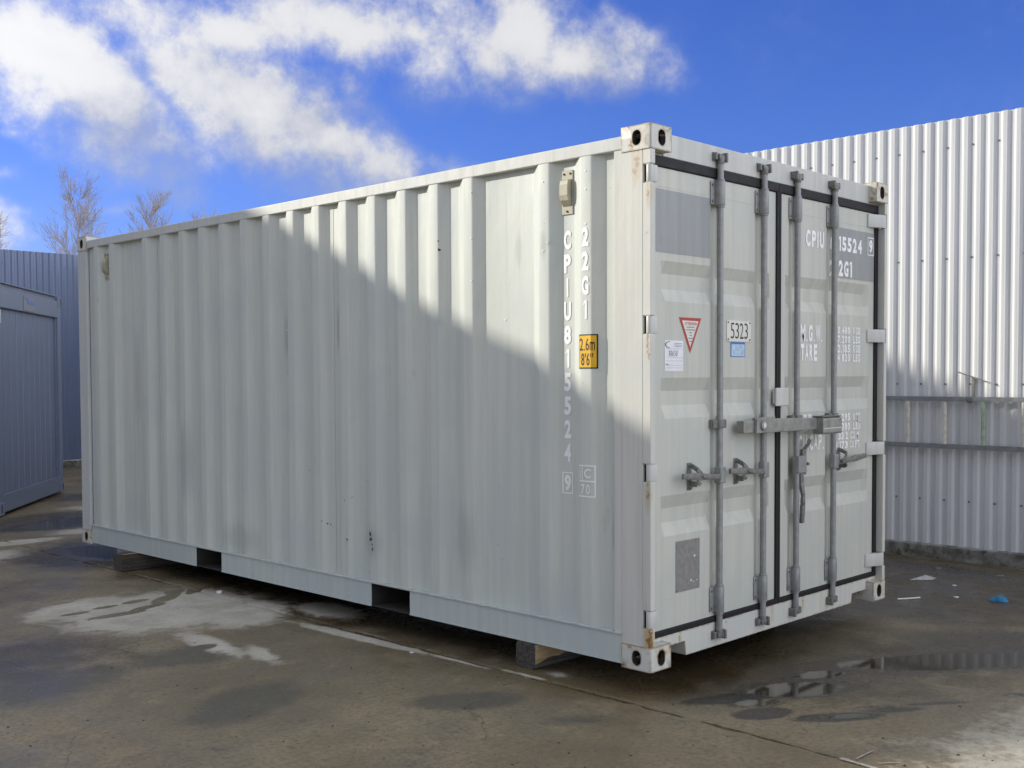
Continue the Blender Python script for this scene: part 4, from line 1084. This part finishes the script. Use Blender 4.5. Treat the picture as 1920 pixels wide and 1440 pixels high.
for k in range(1, 10):
    x0 = .16+k*bw+.007; mb = MB(); mb.prism([(x0-.009, .058), (x0-.006, .047), (x0+.006, .047), (x0+.009, .058)], lambda p: (p[0], p[1], .2425), lambda p: (p[0], p[1], CH-.3025)); mb.build('joint_cover', 'cabin_light', cab)
mb = MB(); mb.box((.135, .060, .242), (CWd-.135, .075, CH-.302)); mb.build('wall_panel', 'cabin_light', cab)
for (xa, xb) in ((.132, .158), (CWd-.158, CWd-.132)):
    mb = MB(); mb.box((xa, .030, .242), (xb, .058, CH-.302)); mb.build('corner_trim', 'cabin_frame', cab, bevel=.004)
mb = MB(); mb.box((.97, -.002, CH-.285), (1.42, .003, CH-.115)); pl = mb.build('name_plate', 'greyprint', cab)
mb = MB(); mb.prism([(.99, CH-.135), (1.10, CH-.150), (1.13, CH-.20), (1.40, CH-.205), (1.40, CH-.175), (1.16, CH-.165), (1.10, CH-.128)], lambda p: (p[0], -.0045, p[1]), lambda p: (p[0], -.0021, p[1])); mb.build('plate_mark', 'blue', pl)
mb = MB(); mb.box((.012, -.016, CH-.47), (.085, -.001, CH-.33)); o = mb.build('small_sign', 'white', cab); mb = MB(); mb.box((.016, -.019, CH-.46), (.062, -.0165, CH-.345)); mb.build('sign_face', 'greenrung', o)
mb = MB(); mb.box((.012, .13, .04), (.05, 6.0, CH-.085)); mb.box((CWd-.05, .13, .04), (CWd-.012, 6.0, CH-.085)); mb.box((.05, 5.95, .04), (CWd-.05, 6.0, CH-.085)); mb.build('cabin_wall', 'cabin', cab)

# ------------------------------------------------------------------ bare trees beyond the fence
def tree(label, u, dist, height, seed, spread, levels=6, base_d=.15):
    rg = random.Random(seed)
    d = pixdir(u, 600); d.z = 0; d.normalize(); pos = Vector((CAM.x, CAM.y, 0))+d*dist
    t = thing('bare_tree', label, 'tree', pos, 0, 'bare trees beyond the fence')
    trunk, crown = MB(), MB()
    def limb(mb, p, dr, L, r, lv, n):
        seg = 3 if lv > 2 else 2; q = p; r0 = r
        for i in range(seg):
            dr = (dr + Vector((rg.uniform(-1, 1), rg.uniform(-1, 1), rg.uniform(-.3, .8)))*.10).normalized(); e = q+dr*(L/seg); r1 = r0*(.80 if lv else .6)
            mb.tube(q, e, max(r0, .0045), max(r1, .0035), n=n, cap=False)
            if lv > 0:
                kids = 5 if lv > 1 else 4
                for k in range(kids):
                    if rg.random() < .92:
                        a = rg.uniform(0, 2*math.pi); o = dr.orthogonal().normalized(); b = dr.cross(o)
                        tilt = rg.uniform(.38, .78); nd = (dr*math.cos(tilt)+(o*math.cos(a)+b*math.sin(a))*math.sin(tilt)*spread+Vector((0, 0, .22))).normalized()
                        limb(crown, q+(e-q)*rg.uniform(.2, 1), nd, L*rg.uniform(.42, .62), r1*rg.uniform(.38, .55), lv-1, 3)
            q, r0 = e, r1
    # leader with whorls of limbs
    p = Vector((0, 0, 0)); r = base_d/2; n = 12; H = height; dr = Vector((0, 0, 1))
    for i in range(n):
        dr = (dr+Vector((rg.uniform(-1, 1), rg.uniform(-1, 1), 1.5))*.07).normalized(); e = p+dr*(H*.92/n); r1 = r*.83
        trunk.tube(p, e, r, r1, n=7, cap=False)
        if i >= 3:
            for k in range(5):
                a = rg.uniform(0, 2*math.pi); L = (H*.28)*(1-(i/n)*.70)*rg.uniform(.75, 1.15); tilt = rg.uniform(.45, .85)
                nd = Vector((math.cos(a)*math.sin(tilt)*spread, math.sin(a)*math.sin(tilt)*spread, math.cos(tilt))).normalized()
                limb(crown, p+(e-p)*rg.random(), nd, L, r1*.42, 2, 4)
        p, r = e, r1
    limb(crown, p, dr, H*.10, r, 1, 4)
    trunk.build('trunk', 'bark', t, fix=False); crown.build('crown', 'bark_pale', t, fix=False)
tree('tallest bare winter tree with an upright crown behind the far fence', 152, 44, 8.75, 11, 1.0)
tree('smaller bare winter tree, second from the left above the container roof', 283, 46, 8.7, 12, .85)
tree('top of a bare tree peeping over the container roof edge', 400, 48, 8.35, 13, .8)
tree('bare tree cut off by the left edge of the picture', -12, 40, 7.1, 14, 1.0)

# ------------------------------------------------------------------ building out of frame on the sun side; its roof edge throws the shadow
us = Vector((-1, math.tan(R(SUN_AZ)), math.tan(R(SUN_EL))/math.cos(R(SUN_AZ))))
XB = -6.0
def back(y, z): return (y+us.y*-XB, z+us.z*-XB)         # profile point on the container side carried up the sun ray to x = XB
SK = us.y        # plan skewed along the sun rays, shaped so its end wall adds no shadow
bl = thing('warehouse', 'grey rendered warehouse with pitched roof and a sloping wing wall added for its shade, outside the left of the picture', 'building', (XB, 11, 0))
EDGE = [(-.33, 1.12), (.2, 1.355), (.55, 1.52), (.80, 1.66), (1.25, 1.81), (1.75, 1.99), (2.3, 2.24), (3.2, 2.60), (8.7, 4.96), (9.35, 5.13), (9.65, 5.24), (10.0, 5.40), (10.3, 5.50), (13.5, 6.85)]
top = [(back(y, z)[0]-11, back(y, z)[1]) for y, z in EDGE]; ridge = top[-1]
poly = [(top[0][0], 0)] + [(y, z-.12) for y, z in top] + [(ridge[0]+14.0, ridge[1]-5.4), (ridge[0]+14.0, 0)]
mb = MB(); mb.prism(poly, lambda p: (-14, p[0]+14*SK, p[1]), lambda p: (-.12, p[0]+.12*SK, p[1])); mb.build('wall', 'wallgrey', bl)
for poly in (top + [(y, z-.10) for y, z in reversed(top)], [ridge, (ridge[0]+14.2, ridge[1]-5.5), (ridge[0]+14.2, ridge[1]-5.6), (ridge[0], ridge[1]-.10)]):
    mb = MB(); mb.prism(poly, lambda p: (-14.1, p[0]+14.1*SK, p[1]), lambda p: (0, p[0], p[1])); mb.build('roof', 'roofgrey', bl)
lo = back(-4.6, .455+.575*(-4.6+.408)); hi = back(-.335, .455+.575*(-.335+.408))
mb = MB(); mb.prism([(lo[0]+.1-11, 0), (lo[0]+.1-11, lo[1]-.08), (hi[0]-11, hi[1]-.12), (hi[0]-11, 0)], lambda p: (-.36, p[0]+.36*SK, p[1]), lambda p: (-.04, p[0]+.04*SK, p[1])); mb.build('shade_wing_wall', 'wallgrey', bl)  # wall added out of view, sloped to shade the foreground
mb = MB(); mb.prism([(lo[0]-11, lo[1]-.08), (hi[0]-11.002, hi[1]-.08), (hi[0]-11.002, hi[1]), (lo[0]-11, lo[1])], lambda p: (-.40, p[0]+.4*SK, p[1]), lambda p: (0, p[0], p[1])); mb.build('wall_coping', 'roofgrey', bl)
for (ya, za) in ((1.5, 1.0), (4.5, 1.0), (7.5, 1.0)):
    mb = MB(); mb.box((-.125, ya, za), (-.10, ya+1.5, za+1.3)); w = mb.build('window', 'glass', bl)
    for zz in (za-.06, za+1.3):
        mb = MB(); mb.box((-.10, ya-.06, zz), (-.07, ya+1.56, zz+.06)); mb.build('window_frame', 'white', w)

# ------------------------------------------------------------------ litter and paint on the yard
def gpt(u, v, z=0.0):
    d = (rgt*((u-960)/FPX)+upv*(-(v-CY)/FPX)+fwd); t = (z-CAM.z)/d.z; return CAM+d*t
def scrap(name, label, cat, pts, z, mat, th=.0015, group=None, lift=None):
    c = sum((Vector((x, y, 0)) for x, y in pts), Vector())/len(pts); mb = MB(); n = len(pts)
    l = lift or [0]*n
    vs = [(x-c.x, y-c.y, l[i]) for i, (x, y) in enumerate(pts)]+[(x-c.x, y-c.y, l[i]+th) for i, (x, y) in enumerate(pts)]
    mb.add(vs, [tuple(range(n-1, -1, -1)), tuple(range(n, 2*n))]+[(i, (i+1) % n, n+(i+1) % n, n+i) for i in range(n)])
    o = mb.build(name, mat, loc=(c.x, c.y, z)); tag(o, label, cat, group); return o
scrap('paper_scrap', 'crumpled white triangular scrap on the wet concrete by the right fence', 'paper', [(3.74, .43), (3.85, .31), (3.93, .31), (3.92, .39)], .002, 'grubby', .0015, None, [0, 0, .002, .018])
# curved white stick
mb = MB(); pts = [Vector((3.00, .18, .006)), Vector((3.03, .155, .006)), Vector((3.08, .125, .006)), Vector((3.15, .09, .006))]
for a, b in zip(pts, pts[1:]): mb.tube(a-pts[0], b-pts[0], .005, n=6)
tag(mb.build('plastic_strip', 'white', loc=pts[0]), 'thin curved white plastic strip on the wet concrete right of the doors', 'strip')
# blue crumpled rag
rg = random.Random(8); mb = MB(); n = 12; vs = [(0, 0, .030)]
for j, rr in enumerate((.026, .045, .062)):
    for i in range(n):
        a = 2*math.pi*i/n; q = rr*rg.uniform(.7, 1.25); vs.append((q*math.cos(a)*.75, q*math.sin(a)*1.0, max(.002, .030-.009*j*(j+.4)+rg.uniform(-.006, .010)) if j < 2 else .001))
fs = [(0, 1+i, 1+(i+1) % n) for i in range(n)]
for j in range(2): fs += [(1+j*n+i, 1+(j+1)*n+i, 1+(j+1)*n+(i+1) % n, 1+j*n+(i+1) % n) for i in range(n)]
mb.add(vs, fs); M['rag'] = simple('blue_rag', (.03, .22, .42), .7, 0, .3, 40, .3)
tag(mb.build('blue_rag', 'rag', smooth=60, loc=(3.42, -.34, .001)), 'crumpled bright blue rag lying on the yard at the right', 'rag')
bits = [((1793, 1120), .020, 'small white paper bit beside the blue rag'), ((1790, 1098), .018, 'tiny white paper bit beyond the plastic strip'), ((1760, 1066), .030, 'pale flat chip near the foot of the right fence'), ((1876, 1080), .026, 'pale flat chip below the ladder at the right edge'), ((411, 1112), .022, 'white pebble on the slab joint beside the first forklift pocket'), ((772, 1224), .014, 'tiny white chip on the concrete left of the slab joint'), ((1318, 1085), .010, 'tiny pale chip')]
for k, ((u, v), r, lab) in enumerate(bits[:6]):
    p = gpt(u, v); rg = random.Random(k+50); q = [(p.x+r*rg.uniform(.6, 1.1)*math.cos(a), p.y+r*rg.uniform(.6, 1.1)*math.sin(a)) for a in [2*math.pi*i/7 for i in range(7)]]
    scrap('litter_bit', lab, 'litter', q, .001, 'paper' if k not in (2, 3) else 'plate', .014 if k == 4 else .003, 'litter bits on the yard')
# worn painted marking at the bottom right corner
mb = MB()
def stripe(p, q, w):
    p, q = Vector(p), Vector(q); d = (q-p).normalized(); n = Vector((-d.y, d.x, 0))*w; rg = random.Random(int(p.x*100)); up, dn = [], []
    for i in range(9):
        c = p+(q-p)*(i/8); up.append(c+n*rg.uniform(.6, 1.1)); dn.append(c-n*rg.uniform(.6, 1.1))
    mb.add([(v.x, v.y, .0045) for v in up+dn], [(i, 9+i, 9+i+1, i+1) for i in range(8)])
stripe(gpt(1576, 1423), gpt(1652, 1446), .014); stripe(gpt(1606, 1424), gpt(1637, 1409), .0045); stripe(gpt(1646, 1433), gpt(1688, 1431), .0035)
M['mark'] = simple('worn_road_paint', (.36, .34, .29), .75, 0, .25, 30, .1)
o = mb.build('painted_marking', 'mark'); struct(o)
# loose grit and bits of leaf
rg = random.Random(77); mb = MB()
for k in range(260):
    u, v = rg.uniform(0, 1920), 1090+350*rg.random()**.8; p = gpt(u, v)
    if p.x > .02 and p.y > 0: continue
    if p.x > 4.6: continue
    r = rg.choice((.002, .003, .003, .004, .004, .006, .008)); n = 5; a0 = rg.random()*6
    vs = [(p.x+r*math.cos(a0+2*math.pi*i/n)*rg.uniform(.6, 1.3), p.y+r*math.sin(a0+2*math.pi*i/n)*rg.uniform(.6, 1.3), .0003) for i in range(n)]+[(p.x, p.y, r*rg.uniform(.4, .9))]
    mb.add(vs, [(i, (i+1) % n, n) for i in range(n)])
M['grit'] = simple('dark_grit', (.05, .042, .034), .85, 0, .5, 5, 0)
o = mb.build('loose_grit', 'grit'); o['kind'] = 'stuff'; tag(o, 'loose dark grit and leaf bits scattered over the concrete yard', 'grit')
